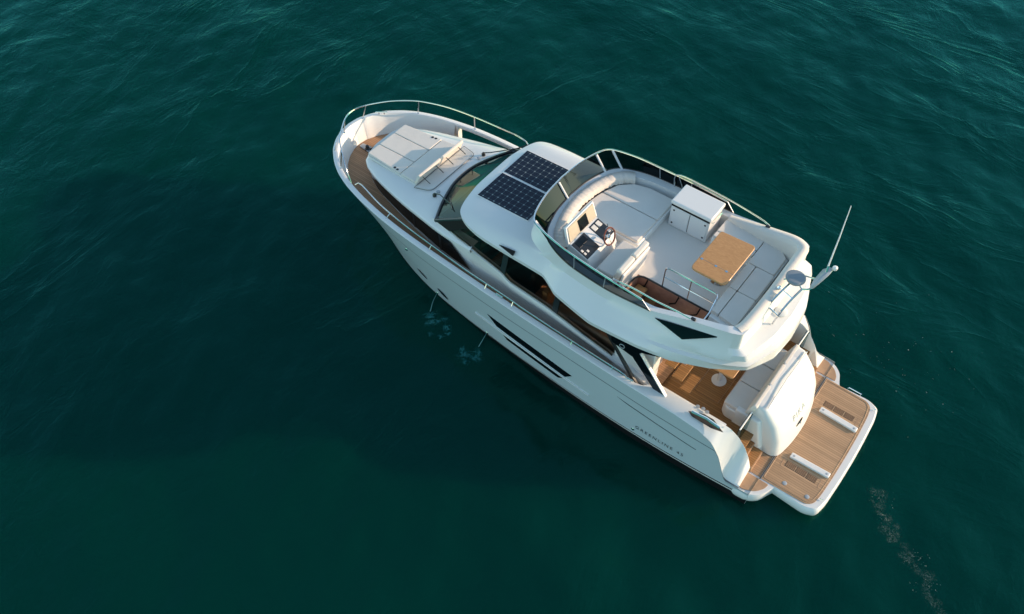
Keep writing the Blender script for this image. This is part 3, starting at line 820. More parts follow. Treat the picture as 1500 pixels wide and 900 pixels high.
# black rim of the stair opening + wooden well and treads
rim = [(p[0], p[1], 3.425) for p in rpoly([(HX0, HY0), (HX1, HY0), (HX1, HY1), (HX0, HY1)], [.05, .22, .12, .05], 5)]
MB().tube(rim, .022, 6, closed=True).build("hatch_rim", BLACK, YT)
st = MB()
st.box(HX1 - .02, HX1 + .03, HY0, HY1, 2.3, 3.405); st.box(HX0, HX1, HY0 - .03, HY0 + .012, 2.6, 3.405); st.box(HX0, HX1, HY1 - .012, HY1 + .03, 2.3, 3.405)
stw = st.build("stairwell", STAIRW, YT)
for k in range(8):
    x1 = HX1 - .06 - k * .235; z = 3.20 - k * .265
    MB().box(x1 - .25, x1, HY0 + .05, HY1 - .05, z - .035, z).build("stair_tread", TEAKD if k else TABLE, stw, bevel=.01)

for x in (5.0, 4.25, 3.75):
    MB().tube([(x, HY0 + .02, 3.40), (x + .03, HY0 + .05, 3.22), (x + .16, HY0 + .05, 3.10)], .016, 6).build("hinge_arm", BLACKM, stw)
MB().box(3.9, 4.5, HY0 + .012, HY0 + .10, 2.86, 2.92).build("stair_handrail_board", TEAKB, stw, bevel=.01)
# ---- solar panels on the roof
def roofz(x): return I(x, [(7.98, 3.42), (9.34, 3.375), (9.5, 3.355)])
for (y0, y1) in ((.02, .955), (-.955, -.02)):
    x0, x1 = 7.99, 9.43
    fr = MB().hexa([(x0, y0, roofz(x0) + .0), (x1, y0, roofz(x1) + .0), (x1, y1, roofz(x1) - .004), (x0, y1, roofz(x0) - .004)],
                   [(x0, y0, roofz(x0) + .014), (x1, y0, roofz(x1) + .014), (x1, y1, roofz(x1) + .01), (x0, y1, roofz(x0) + .01)]).build("solar_panel", GELM, YT)
    e = .012
    MB().hexa([(x0 + e, y0 + e, roofz(x0) + .008), (x1 - e, y0 + e, roofz(x1) + .008), (x1 - e, y1 - e, roofz(x1) + .004), (x0 + e, y1 - e, roofz(x0) + .004)],
              [(x0 + e, y0 + e, roofz(x0) + .019), (x1 - e, y0 + e, roofz(x1) + .019), (x1 - e, y1 - e, roofz(x1) + .015), (x0 + e, y1 - e, roofz(x0) + .015)]).build("cells", SOLAR, fr)
# dark air slot in the roof edge
for sgn in (1, -1):
    MB().slab([(8.17, sgn * 1.735, 3.215), (7.76, sgn * 1.71, 3.255), (7.76, sgn * 1.775, 3.17)], (0, sgn * .035, .02)).build("air_slot", BLACKM, shell)

# ---- fly windscreen
def screen_top(h, k):
    return h
top_keys = [(7.81, 0, 4.12), (7.77, .6, 4.12), (7.64, 1.16, 4.12), (7.45, 1.45, 4.12), (6.9, 1.60, 4.10), (6.3, 1.67, 4.06), (5.4, 1.72, 4.02), (4.62, 1.73, 3.97)]
bot_keys = [(7.54, 0, 3.775), (7.49, .6, 3.775), (7.34, 1.13, 3.775), (7.13, 1.41, 3.765), (6.73, 1.60, 3.745), (6.26, 1.70, 3.725), (5.4, 1.75, 3.715), (4.42, 1.72, 3.76)]
th = spans(top_keys, 8); bh = spans(bot_keys, 8)
full_t = [tuple(p) for p in th[::-1]] + [(p[0], -p[1], p[2]) for p in th[1:]]
full_b = [tuple(p) for p in bh[::-1]] + [(p[0], -p[1], p[2]) for p in bh[1:]]
scr = MB().grid([full_b, full_t]).build("fly_windscreen", GLASS, YT)
MB().tube(full_t, .020, 8).build("screen_top_rail", STEEL, scr)
MB().tube([(p[0], p[1], p[2] + .005) for p in full_b], .018, 6).build("screen_gasket", BLACK, scr)
nn = len(th)
def strut(y, x0=None):
    best = min(range(len(full_t)), key=lambda i: abs(full_t[i][1] - y) + (0 if full_t[i][0] > 7.0 else 5))
    return best
for yv in (.11, -1.08, 1.40, -1.46):
    k = strut(yv)
    a, b_ = Vector(full_t[k]), Vector(full_b[k])
    inw = Vector((-.03, 0, -.01)); MB().tube([a + inw, b_ + inw], .027, 8).build("screen_post", GEL, scr)
for xv in (6.3, 5.45, 4.55):
    for sgn in (1, -1):
        k = min(range(len(full_t)), key=lambda i: abs(full_t[i][0] - xv) + (0 if full_t[i][1] * sgn > 0 else 9))
        MB().tube([full_t[k], full_b[k]], .010, 6).build("screen_post", SATIN, scr)
# inner padded bolster round the front of the cockpit
bl = spans([(6.78, 1.40, 3.74), (7.0, 1.24, 3.78), (7.15, .98, 3.80), (7.29, .5, 3.81), (7.34, 0, 3.81), (7.29, -.5, 3.81), (7.15, -.98, 3.80), (6.97, -1.26, 3.79), (6.75, -1.42, 3.77)], 12)
mb = MB(); rws = []
for i, p in enumerate(bl):
    d = Vector(bl[min(i + 1, len(bl) - 1)] - bl[max(i - 1, 0)]); d.z = 0; d.normalize()
    o = Vector((-d.y, d.x, 0))
    if o.dot(Vector((p[0] - 6.2, p[1], 0))) < 0: o = -o
    c = Vector(p); wob = .007 * math.sin(i * 2.3) + .018 * random.uniform(-1, 1)
    rws.append([c + o * .09 + Vector((0, 0, -.03)), c + o * (.08 + wob * .5) + Vector((0, 0, .012)), c - o * .02 + Vector((0, 0, .018 + wob * .5)), c - o * .115 + Vector((0, 0, .002 + wob * .4)), c - o * (.14 + wob * .5) + Vector((0, 0, -.03)), c - o * (.16 - wob) + Vector((0, 0, -.14))])
mb.grid(rws); mb.build("padded_bolster", BOLS, YT, ang=80)

# ---- raised forward deck of the flybridge: lounge pad
LZ = 3.66
def fit_in(x, y):  # keep a point inside the inner coaming line
    return x, y
lounge = rpoly([(5.62, -1.40), (6.3, -1.40), (6.70, -1.30), (6.98, -1.05), (7.15, -.6), (7.2, -.1), (7.18, .22), (5.62, .22)], [.05, .1, .1, .1, .1, .1, .02, .08])
MB().prism(lounge, 3.41, LZ - .07).build("lounge_base", GELM, YT, bevel=.015)
for (a, b_) in (((-1.38, -.62)), ((-.60, .20))):
    pts = [(5.66, a), (6.3, a)] if a < -1 else [(5.66, a), (7.2, a)]
    if a < -1: poly = [(5.66, -1.37), (6.3, -1.37), (6.66, -1.27), (6.93, -1.02), (7.08, -.62), (5.66, -.62)]
    else: poly = [(5.66, -.60), (7.09, -.60), (7.16, -.2), (7.16, .19), (5.66, .19)]
    MB().prism(rpoly(poly, .05), LZ - .075, LZ).build("lounge_cushion", CUSHG, YT, bevel=.02, seg=3)
# moulding in front of the console
MB().prism(rpoly([(6.55, .24), (7.18, .24), (7.05, .90), (6.85, 1.22), (6.55, 1.38)], .04), 3.41, 3.70).build("console_moulding", GELM, YT, bevel=.02)
# ---- helm console with opened lid
con = MB().hexa([(6.0, .36, 3.41), (6.72, .36, 3.41), (6.72, 1.42, 3.41), (6.0, 1.42, 3.41)],
                [(6.12, .38, 3.80), (6.62, .38, 3.98), (6.62, 1.40, 3.98), (6.12, 1.40, 3.80)]).build("helm_console", GEL, YT, bevel=.03, seg=3)
def dash(x, y, dz): return (x, y, 3.80 + (x - 6.12) / .5 * .18 + dz)
def dplate(x0, x1, y0, y1, z0, z1, name, m, bev=.004):
    return MB().hexa([dash(x0, y0, z0), dash(x1, y0, z0), dash(x1, y1, z0), dash(x0, y1, z0)], [dash(x0, y0, z1), dash(x1, y0, z1), dash(x1, y1, z1), dash(x0, y1, z1)]).build(name, m, con, bevel=bev)
dplate(6.14, 6.56, .93, 1.38, -.01, .012, "switch_panel", BLACK)
for (x, y) in ((6.22, 1.30), (6.22, 1.20), (6.3, 1.30)):
    dplate(x, x + .05, y, y + .05, .01, .022, "switch", SCREEN, 0)
dplate(6.40, 6.53, 1.0, 1.3, .01, .018, "plotter_screen", DARKWIN, 0)
dplate(6.14, 6.56, .40, .74, -.01, .012, "instrument_panel", BLACK)
dplate(6.41, 6.53, .44, .56, .01, .02, "display", SCREEN, .003)
dplate(6.41, 6.53, .60, .72, .01, .02, "display", SCREEN, .003)
dplate(6.2, 6.3, .42, .5, .01, .022, "engine_control", SATIN, .01)
MB().tube([dash(6.25, .45, .02), dash(6.3, .44, .14)], .012, 8).build("throttle_lever", STEEL, con)
wc = Vector((6.06, .72, 4.0)); wx = Vector((.45, 0, 1)).normalized(); wn = Vector((-.9, 0, .42)).normalized()
a_ = Vector((0, 1, 0)); b2 = wn.cross(a_)
whl = MB().tube([wc + a_ * (.185 * math.cos(t)) + b2 * (.185 * math.sin(t)) for t in np.linspace(0, 2 * math.pi, 28, endpoint=False)], .017, 8, closed=True).build("steering_wheel", LEATHER, con)
mb = MB()
for t in (R(90), R(210), R(330)):
    mb.tube([wc - wn * .03, wc + (a_ * math.cos(t) + b2 * math.sin(t)) * .18], .011, 6)
mb.lathe(wc - wn * .04, [(.04, 0), (.05, .03), (.03, .05)], 14, wn); mb.tube([wc - wn * .16, wc - wn * .03], .025, 8)
mb.build("wheel_hub", STEEL, whl)
lid = MB().slab([(6.60, .37, 3.985), (6.60, 1.43, 3.985), (6.76, 1.34, 4.30), (6.76, .34, 4.30)], (.055, 0, -.025)).build("console_lid", GEL, con, bevel=.008)
MB().slab([(6.605, .42, 4.01), (6.605, 1.38, 4.01), (6.745, 1.295, 4.275), (6.745, .385, 4.275)], (-.012, 0, .006)).build("lid_lining", LIDIN, lid)
MB().slab([(6.60, .70, 4.03), (6.60, 1.0, 4.03), (6.72, .98, 4.25), (6.72, .68, 4.25)], (-.012, 0, .006)).build("lid_window", DARKWIN, lid)
MB().lathe((6.92, .98, 3.70), [(.12, 0), (.12, .03), (.07, .06), (.07, .09), (.055, .12), (.02, .135)], 20).build("compass", GELM, YT)
MB().lathe((6.92, .98, 3.79), [(.075, 0), (.075, .02), (.06, .022)], 20).build("compass_ring", BLACK, YT)
# helm seat
MB().prism(rpoly([(5.42, .42), (5.92, .42), (5.92, 1.47), (5.42, 1.49)], .06), 3.41, 3.70).build("helm_seat_base", GELM, YT, bevel=.02)
MB().prism(rpoly([(5.46, .44), (5.88, .44), (5.88, 1.44), (5.46, 1.44)], .07), 3.70, 3.79).build("helm_seat_cushion", CUSH, YT, bevel=.03, seg=3)
for (y0, y1) in ((.42, .94), (.96, 1.48)):
    MB().hexa([(5.36, y0, 3.66), (5.50, y0, 3.66), (5.50, y1, 3.66), (5.36, y1, 3.66)],
              [(5.26, y0, 4.08), (5.40, y0, 4.10), (5.40, y1, 4.10), (5.26, y1, 4.08)]).build("helm_seat_back", CUSH, YT, bevel=.04, seg=3)
MB().hexa([(5.30, .44, 3.41), (5.36, .44, 3.41), (5.36, 1.46, 3.41), (5.30, 1.46, 3.41)], [(5.22, .46, 4.0), (5.27, .46, 4.02), (5.27, 1.46, 4.02), (5.22, 1.46, 4.0)]).build("helm_seat_shell", GEL, YT, bevel=.015)

# ---- wet bar unit
wb = MB().box(4.58, 5.52, -1.44, -.88, 3.41, 4.03).build("wet_bar", GEL, YT, bevel=.015)
MB().box(4.56, 5.54, -1.50, -.86, 4.045, 4.14).build("wet_bar_lid", GEL, wb, bevel=.025, seg=3)
MB().box(4.585, 5.515, -1.43, -.868, 4.0, 4.046).build("lid_gap", BLACKM, wb)
MB().box(5.043, 5.057, -.89, -.876, 3.45, 3.98).build("door_gap", SEAM, wb)
for (x0, x1) in ((4.62, 5.04), (5.06, 5.48)):
    d = MB().box(x0, x1, -.885, -.868, 3.45, 3.98).build("wet_bar_door", GEL, wb, bevel=.006)
    for z in (3.53, 3.90):
        xx = x0 + .05 if x0 < 5 else x1 - .05
        MB().lathe((xx, -.87, z), [(.022, 0), (.022, .01), (.012, .014)], 12, (0, 1, 0)).build("latch", BLACK, d)
MB().tube([(4.575, -1.35, 3.98), (4.545, -1.35, 3.98), (4.545, -.95, 3.98), (4.575, -.95, 3.98)], .010, 6).build("towel_rail", STEEL, wb)

# ---- settee and table
SZ = 3.78
MB().prism([(3.45, -1.42), (4.46, -1.42), (4.46, -.84), (3.45, -.84)], 3.41, SZ - .09).build("settee_base", GELM, YT, bevel=.01)
MB().prism([(2.86, -1.30), (3.45, -1.42), (3.45, 1.05), (2.86, 1.12)], 3.41, SZ - .09).build("settee_base", GELM, YT, bevel=.01)
cz0, cz1 = SZ - .095, SZ
cush = [
    [(3.50, -1.40), (4.44, -1.44), (4.44, -1.02), (3.50, -1.02)], [(3.50, -1.005), (4.44, -1.005), (4.44, -.84), (3.50, -.84)],
    [(2.90, -1.18), (3.08, -1.36), (3.485, -1.40), (3.485, -.62), (2.90, -.62)],
    [(2.88, -.605), (3.29, -.605), (3.29, .20), (2.88, .20)], [(3.305, -.605), (3.485, -.605), (3.485, .20), (3.305, .20)],
    [(2.88, .215), (3.29, .215), (3.29, .98), (2.88, 1.05)], [(3.305, .215), (3.485, .215), (3.485, .95), (3.305, .98)]]
for c in cush:
    MB().prism(rpoly(c, .035), cz0, cz1).build("settee_cushion", CUSHG, YT, bevel=.016, seg=3)
# upholstered back of the settee
bk = spans([(4.42, -1.50, 3.76), (3.75, -1.49, 3.92), (2.98, -1.45, 4.10), (2.72, -1.36, 4.13), (2.67, -1.2, 4.13), (2.66, -.6, 4.13), (2.65, 0, 4.13), (2.66, .6, 4.13), (2.69, 1.15, 4.13), (2.75, 1.36, 4.12)], 8)
mb = MB(); rws = []
for i, p in enumerate(bk):
    d = Vector(bk[min(i + 1, len(bk) - 1)] - bk[max(i - 1, 0)]); d.z = 0; d.normalize()
    o = Vector((-d.y, d.x, 0))
    if o.dot(Vector((p[0] - 4.0, p[1], 0))) < 0: o = -o
    c = Vector(p); tall = p[2] > 4.05
    rws.append([c + o * .12 + Vector((0, 0, -.02)), c + o * .105 + Vector((0, 0, .03)), c + Vector((0, 0, .04)), c - o * .085 + Vector((0, 0, .015)), c - o * .115 + Vector((0, 0, -.1)), Vector((p[0], p[1], 3.70)) - o * .17])
mb.grid(rws); mb.build("settee_back", CUSH, YT, ang=80)

tb = MB().prism(rpoly([(3.46, -.76), (4.25, -.72), (4.25, .56), (3.46, .56)], [.09, .06, .12, .12], 5), 4.095, 4.14).build("fly_table", TABLE, YT, bevel=.012)
MB().lathe((3.85, -.15, 3.41), [(.2, 0), (.2, .02), (.06, .05), (.055, .66), (.16, .68), (.16, .69)], 20).build("table_pedestal", STEEL, tb)
MB().box(3.46, 4.245, .205, .213, 4.1385, 4.1412).build("leaf_joint", SEAM, tb)
for x in (3.62, 3.86, 4.18):
    MB().box(x - .025, x + .025, .185, .233, 4.1395, 4.1425).build("hinge", STEEL, tb)

# ---- rail round the stair opening
mb = MB()
ry = .745
mb.tube(crom([(4.67, ry, 3.41), (4.67, ry, 3.92), (4.64, ry, 4.0), (4.56, ry, 4.02), (4.0, ry, 4.02), (3.56, ry, 4.02), (3.49, ry + .03, 4.0), (3.47, ry + .08, 3.93), (3.47, ry + .1, 3.41)], 60), .016, 8)
mb.tube([(4.67, ry, 3.72), (3.5, ry, 3.72)], .012, 6); mb.tube([(4.08, ry, 3.41), (4.08, ry, 4.02)], .013, 6)
mb.tube([(3.47, ry + .09, 3.97), (3.46, 1.05, 3.78), (3.5, 1.36, 3.60)], .016, 8)
for px, py in ((4.67, ry), (4.08, ry), (3.47, ry + .1)): mb.lathe((px, py, 3.41), [(.035, 0), (.035, .012), (.02, .02)], 12)
mb.build("stair_rail", STEEL, YT)

# side rails of the flybridge
for sgn in (1, -1):
    mb = MB()
    if sgn > 0:
        mb.tube(crom([(5.36, 1.66, 4.02), (4.88, 1.66, 4.06), (4.36, 1.66, 4.06), (3.9, 1.63, 4.06), (3.62, 1.60, 4.02)], 30), .016, 8)
    else:
        mb.tube(crom([(5.86, -1.70, 3.55), (5.9, -1.66, 4.0), (5.84, -1.68, 4.09), (5.6, -1.70, 4.11), (4.72, -1.69, 4.09), (4.1, -1.66, 4.06), (3.72, -1.62, 4.04), (3.55, -1.60, 4.0)], 50), .016, 8)
        mb.tube([(5.6, -1.71, 3.55), (5.72, -1.70, 3.85), (5.84, -1.68, 4.09)], .012, 6)
    mb.build("fly_side_rail", STEEL, YT)
    MB().box(3.52, 3.62, sgn * 1.56 - .03, sgn * 1.56 + .03, 3.99, 4.025).build("rail_foot", BLACK, YT, bevel=.008)

# ---- black triangular vent glass on the flybridge shoulders
for sgn in (1, -1):
    def shp(x, f):   # a point on the outer shoulder between coaming base/top (f=1) and crease (f=0)
        hi = Vector((x, I(x, [(2.95, 1.54), (3.7, 1.665), (4.4, 1.72)]), I(x, [(2.95, 3.98), (3.7, 3.80), (4.4, 3.65)])))
        lo = Vector((x, I(x, [(2.95, 1.55), (3.7, 1.77), (4.4, 1.86)]), I(x, [(2.95, 3.47), (3.7, 3.47), (4.4, 3.42)])))
        return lo.lerp(hi, f)
    P = [shp(4.28, .93), shp(4.05, .97), shp(3.02, .86), shp(3.02, .80), shp(3.62, .10)]
    P = [(p.x, sgn * (p.y + .012), p.z + .008) for p in P]
    MB().slab(P, (0, sgn * .014, .008)).build("shoulder_vent", DARKWIN, shell)

# ---- radar mast, radome, horn, antenna
ms = MB()
A0, A1 = (2.66, .20, 4.13), (2.40, .34, 4.10)
for (p0, p1, p2) in (((2.55, .36, 4.16), (2.50, .12, 4.26), (2.44, -.16, 4.32)), ((2.30, .44, 4.12), (2.26, .18, 4.22), (2.20, -.14, 4.30))):
    ms.tube(crom([p0, p1, p2], 14), .022, 8)
ms.tube([(2.55, .36, 4.16), (2.57, .44, 4.06), (2.30, .52, 4.03), (2.30, .44, 4.12)], .024, 8); ms.tube([(2.55, .40, 4.10), (2.56, .40, 3.72)], .02, 8); ms.tube([(2.31, .47, 4.08), (2.36, .47, 3.70)], .02, 8)
ms.tube([(2.49, .08, 4.27), (2.25, .13, 4.235)], .014, 6)
ms.tube(crom([(2.44, -.16, 4.32), (2.32, -.20, 4.33), (2.20, -.14, 4.30)], 10), .018, 8)
ms.tube(crom([(2.20, -.14, 4.30), (2.08, -.22, 4.32), (2.0, -.34, 4.42)], 8), .02, 8)
ms.tube([(2.58, -.12, 4.34), (2.36, -.40, 4.38), (2.05, -.42, 4.44)], .016, 8)
mast = ms.build("radar_mast", STEEL, YT)
MB().lathe((2.40, -.22, 4.34), [(.10, 0), (.17, .03), (.195, .07), (.195, .10), (.17, .125), (.06, .135)], 28).build("radome", RADOME, mast)
MB().lathe((2.58, -.02, 4.15), [(.04, 0), (.05, .04), (.02, .08)], 16).build("horn", STEEL, mast)
MB().slab([(2.02, -.22, 4.34), (2.03, -.44, 4.38), (1.98, -.62, 4.56), (1.86, -.66, 4.66), (1.88, -.50, 4.60), (1.96, -.30, 4.50)], (.08, .02, .03)).build("mast_fin", SATIN, mast, bevel=.02)
MB().lathe((1.86, -.64, 4.66), [(.035, 0), (.05, .02), (.05, .07), (.02, .10)], 14).build("anchor_light", GELM, mast)
MB().tube([(1.96, -.52, 4.60), (1.98, -.57, 4.76)], .022, 8).build("antenna_base", STEEL, mast)
ant = MB().tube([(1.98, -.56, 4.75), (2.03, -.76, 5.35), (2.10, -1.0, 5.95)], [.016, .012, .007], 6).build("whip_antenna", GELM, mast)
MB().lathe((2.36, .10, 3.69), [(.12, 0), (.13, .04), (.09, .06)], 18).build("satellite_puck", GEL, mast)

# ---- cockpit side wings (dark glass bars under the overhang)
for sgn in (1, -1):
    y0 = 1.93
    def P3(x, z, yo=0): return (x, sgn * (y0 + yo + (2.5 - z) * .04), z)
    # slanting thin bar, wide bar, black triangle with the emblem
    wg = MB().slab([P3(5.42, 2.60), P3(5.20, 2.62), P3(4.32, 1.50), P3(4.02, 1.42), P3(3.78, 1.42), P3(3.72, 1.46), P3(3.98, 1.49), P3(4.22, 1.54), P3(5.05, 2.50), P3(5.1, 2.95), P3(5.42, 2.95)][::1], (0, -sgn * .05, 0)).build("cockpit_wing", BLACK, YT)
    MB().slab([P3(5.1, 2.47, -.005), P3(4.5, 2.36, -.005), P3(3.60, 1.46, -.005), P3(3.36, 1.46, -.005), P3(4.36, 2.62, -.005), P3(3.92, 2.82, -.005), P3(3.85, 2.99, -.005), P3(5.1, 2.99, -.005)], (0, -sgn * .04, 0)).build("wing_panel", DARKWIN, wg)
    MB().slab([P3(4.355, 2.60, .01), P3(3.355, 1.455, .01), P3(3.325, 1.455, .01), P3(4.325, 2.60, .01)], (0, -sgn * .07, 0)).build("wing_edge", GELM, wg)
    # leaf-shaped ring emblem
    em = []
    for k in range(22):
        t = 2 * math.pi * k / 22
        r = .055 * (1 + .28 * max(0, math.cos(t)) ** 3)
        em.append((4.78 - r * math.cos(t + .6), sgn * (y0 + .012), 2.52 + r * math.sin(t + .6)))
    MB().tube(em, .0085, 6, closed=True).build("ring_emblem", SATIN, wg)

# ---- cockpit
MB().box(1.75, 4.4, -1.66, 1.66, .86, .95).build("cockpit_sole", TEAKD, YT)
for sgn in (1, -1): MB().box(2.25, 4.1, sgn * 1.72 - .05, sgn * 1.72 + .05, .4, 1.60).build("cockpit_lining", GELM, YT)
MB().box(4.08, 5.04, 1.40, 1.72, .95, 2.92).build("stair_enclosure", GEL, YT, bevel=.03, seg=3)
MB().box(4.36, 4.9, .78, 1.40, .95, 1.5).build("stair_enclosure_base", GEL, YT, bevel=.03, seg=3)
# small hatch outlines in the sole
for (x0, x1, y0, y1) in ((3.55, 3.95, .55, .95), (2.75, 3.35, -.9, .9)):
    ring = [(x0, y0, .953), (x1, y0, .953), (x1, y1, .953), (x0, y1, .953)]
    MB().tube(ring, .010, 4, closed=True).build("sole_hatch_seam", TEAKB, YT)
# bench with back
MB().prism(rpoly([(1.98, -1.0), (2.62, -1.0), (2.62, .98), (2.5, 1.10), (1.98, 1.10)], .06), .95, 1.30).build("cockpit_bench", GELM, YT, bevel=.02)
for y0, y1 in ((-.98, -.33), (-.31, .36), (.38, 1.06)):
    MB().prism(rpoly([(2.08, y0), (2.60, y0), (2.60, y1), (2.08, y1)], .04), 1.30, 1.41).build("bench_cushion", CUSH, YT, bevel=.025, seg=3)
    MB().hexa([(1.98, y0, 1.38), (2.12, y0, 1.38), (2.12, y1, 1.38), (1.98, y1, 1.38)], [(1.90, y0, 1.77), (2.0, y0, 1.79), (2.0, y1, 1.79), (1.90, y1, 1.77)]).build("bench_back", CUSH, YT, bevel=.03, seg=3)
ct = MB().prism(rpoly([(2.68, -.75), (3.30, -.75), (3.30, .63), (2.68, .63)], .08), 1.62, 1.66).build("cockpit_table", TABLE, YT, bevel=.01)
MB().lathe((3.03, .34, .95), [(.17, 0), (.17, .02), (.05, .05), (.045, .66), (.12, .67)], 20).build("table_leg", GELM, ct)
# ---- port / starboard mooring corners: fairlead recess, vents
for sgn in (1, -1):
    MB().slab([(3.02, sgn * 1.96, 1.728), (2.72, sgn * 1.83, 1.728), (2.50, sgn * 1.82, 1.72), (2.20, sgn * 1.93, 1.66), (2.45, sgn * 2.02, 1.70), (2.9, sgn * 2.03, 1.728)], (0, 0, .006)).build("fairlead_recess", INTD, YT)
    MB().tube([(2.95, sgn * 1.96, 1.78), (2.62, sgn * 1.93, 1.79), (2.3, sgn * 1.93, 1.74)], .03, 8).build("mooring_cleat", STEEL, YT)
    for (vx, vy) in ((2.92, 1.74), (2.80, 1.72), (2.70, 1.74)):
        MB().lathe((vx, sgn * vy, 1.722), [(.045, 0), (.045, .006), (.02, .008)], 12).build("deck_button", SATIN, YT)

# ---- transom moulding
K0 = [(1.46, 1.03, .43), (1.26, 1.02, .43), (1.13, .90, .43), (1.06, .55, .43), (1.03, .2, .43), (1.03, -.2, .43), (1.07, -.55, .43), (1.15, -.90, .43), (1.30, -1.16, .43), (1.62, -1.25, .43)]
K1 = [(1.50, 1.03, .85), (1.33, 1.01, .90), (1.22, .89, .92), (1.15, .53, .93), (1.12, .2, .93), (1.12, -.2, .93), (1.16, -.53, .93), (1.24, -.89, .92), (1.36, -1.09, .90), (1.66, -1.15, .85)]
K2 = [(1.58, 1.03, 1.2), (1.47, 1.0, 1.29), (1.38, .89, 1.32), (1.33, .53, 1.33), (1.31, .2, 1.33), (1.31, -.2, 1.33), (1.34, -.53, 1.33), (1.40, -.89, 1.32), (1.50, -1.03, 1.29), (1.70, -1.08, 1.2)]
K3 = [(1.70, 1.02, 1.45), (1.64, .99, 1.55), (1.59, .88, 1.60), (1.57, .53, 1.61), (1.56, .2, 1.61), (1.56, -.2, 1.61), (1.58, -.53, 1.61), (1.61, -.88, 1.60), (1.66, -.99, 1.55), (1.76, -1.03, 1.45)]
K4 = [(1.78, 1.01, 1.62), (1.76, .98, 1.71), (1.74, .88, 1.745), (1.73, .53, 1.75), (1.73, .2, 1.75), (1.73, -.2, 1.75), (1.74, -.53, 1.75), (1.75, -.88, 1.745), (1.77, -.97, 1.71), (1.81, -1.0, 1.62)]
K5 = [(1.96, 1.0, 1.68), (1.96, .97, 1.76), (1.96, .88, 1.775), (1.96, .53, 1.775), (1.96, .2, 1.775), (1.96, -.2, 1.775), (1.96, -.53, 1.775), (1.96, -.88, 1.775), (1.96, -.96, 1.76), (1.96, -.99, 1.68)]
K6 = [(p[0], p[1], .6) for p in K5]
hk = [spans(k, 6) for k in (K0, K1, K2, K3, K4, K5, K6)]
mb = MB().grid([[tuple(p) for p in h] for h in hk])
# side cheeks by the stairs
for e in (0, -1):
    mb.poly([tuple(h[e]) for h in hk])
tr = mb.build("transom", GEL, YT, ang=35)
# inboard cheek beside the port steps
MB().hexa([(1.45, .96, .43), (2.3, .96, .43), (2.3, 1.14, .43), (1.5, 1.14, .43)], [(1.70, .97, 1.40), (2.3, .97, 1.42), (2.3, 1.10, 1.42), (1.76, 1.10, 1.38)]).build("stair_cheek", GELM, tr, bevel=.03, seg=3)
def tp(y, f):  # point on the transom face between K1 (f=0) and K2 (f=1)
    x = I(f, [(0, 1.12), (1, 1.31)]) + .11 * (abs(y) / .9) ** 2.2
    return Vector((x - .012, y, I(f, [(0, .93), (1, 1.33)])))
from mathutils.bvhtree import BVHTree
bvh = BVHTree.FromPolygons([v.co for v in tr.data.vertices], [tuple(p.vertices) for p in tr.data.polygons])
pk = text_mesh("PIKA", 0.21, "transom_lettering", SATIN, tr, ((0, .40, 1.08), Vector((0, -1, 0)), (0, 0, 1)), depth=0.0, spacing=1.3)
for v in pk.data.vertices:
    hit = bvh.ray_cast(Vector((-1, v.co.y, v.co.z)), Vector((1, 0, 0)))[0]
    if hit: v.co.x = hit.x - .008
MB().slab([tuple(tp(.36, -.28)), tuple(tp(.14, -.28)), tuple(tp(.08, .06)), tuple(tp(.26, -.02)), ], (-.02, 0, .006)).build("stern_socket", BLACKM, tr)
MB().lathe(tuple(tp(.21, -.16) + Vector((-.02, 0, 0))), [(.03, 0), (.03, .015), (.015, .02)], 12, (-1, 0, .2)).build("socket_plug", SATIN, tr)
MB().tube([(1.72, .92, 1.775), (1.74, 0, 1.80), (1.72, -.92, 1.775)], .012, 6).build("transom_trim", GELM, tr)
# steps from the platform up to the cockpit
for sgn in (1, -1):
    for k in range(3):
        x0 = 1.45 + k * .22; z = .58 + k * .125
        MB().box(x0 - .02, x0 + .30, sgn * 1.38 - .26, sgn * 1.38 + .26, .40, z).build("stern_step", TEAKB, YT)
        MB().box(x0 + .0, x0 + .22, sgn * 1.38 - .25, sgn * 1.38 + .25, z, z + .012).build("step_tread", TEAKD, YT)
# handrail at the top of the port steps (gate)
for sgn in (1, -1):
    g = MB().box(1.93, 2.0, sgn * 1.36 - .27, sgn * 1.36 + .24, 1.0, 1.58).build("cockpit_gate", FRONTGL, YT, bevel=.01)
    MB().tube([(1.965, sgn * 1.08, 1.60), (1.965, sgn * 1.62, 1.60)], .018, 8).build("gate_rail", GELM, g)

# ---- swim platform
PZ = .415
wing = []
outl = [(1.9, 2.10), (1.45, 2.19), (1.17, 2.16), (.98, 1.99), (.88, 1.74), (.84, 1.66), (.12, 1.70), (-.12, 1.60), (-.18, 1.30), (-.21, .65), (-.22, 0)]
full = outl + [(x, -y) for x, y in outl[::-1][1:]]
r_ = [.02, .05, .12, .08, .04, .02, .10, .08, .1, .2, .2] + [.2, .1, .08, .10, .02, .04, .08, .12, .05, .02]
mb = MB()
def inset(pl, d):
    out = []
    for x, y in pl:
        f = (abs(y) - d) / max(abs(y), 1e-6) if abs(y) > d else 0
        nx_ = x + d if x < .5 else x
        if x >= .5 and abs(y) > 1.5: out.append((x, math.copysign(abs(y) - d, y)))
        else: out.append((nx_, y if abs(y) < 1.3 else math.copysign(abs(y) - d, y)))
    return out
lev = [(0.10, .05), (.0, .17), (-.012, .25), (0.0, .36), (.035, PZ - .012)]
ring_rows = []
for d, z in lev: ring_rows.append([(x, y, z) for x, y in rpoly(inset(full, d), r_, 3)])
mb.grid(ring_rows)
mb.poly(ring_rows[-1]); mb.poly(ring_rows[0][::-1])
plat = mb.build("swim_platform", GEL, YT, ang=40)
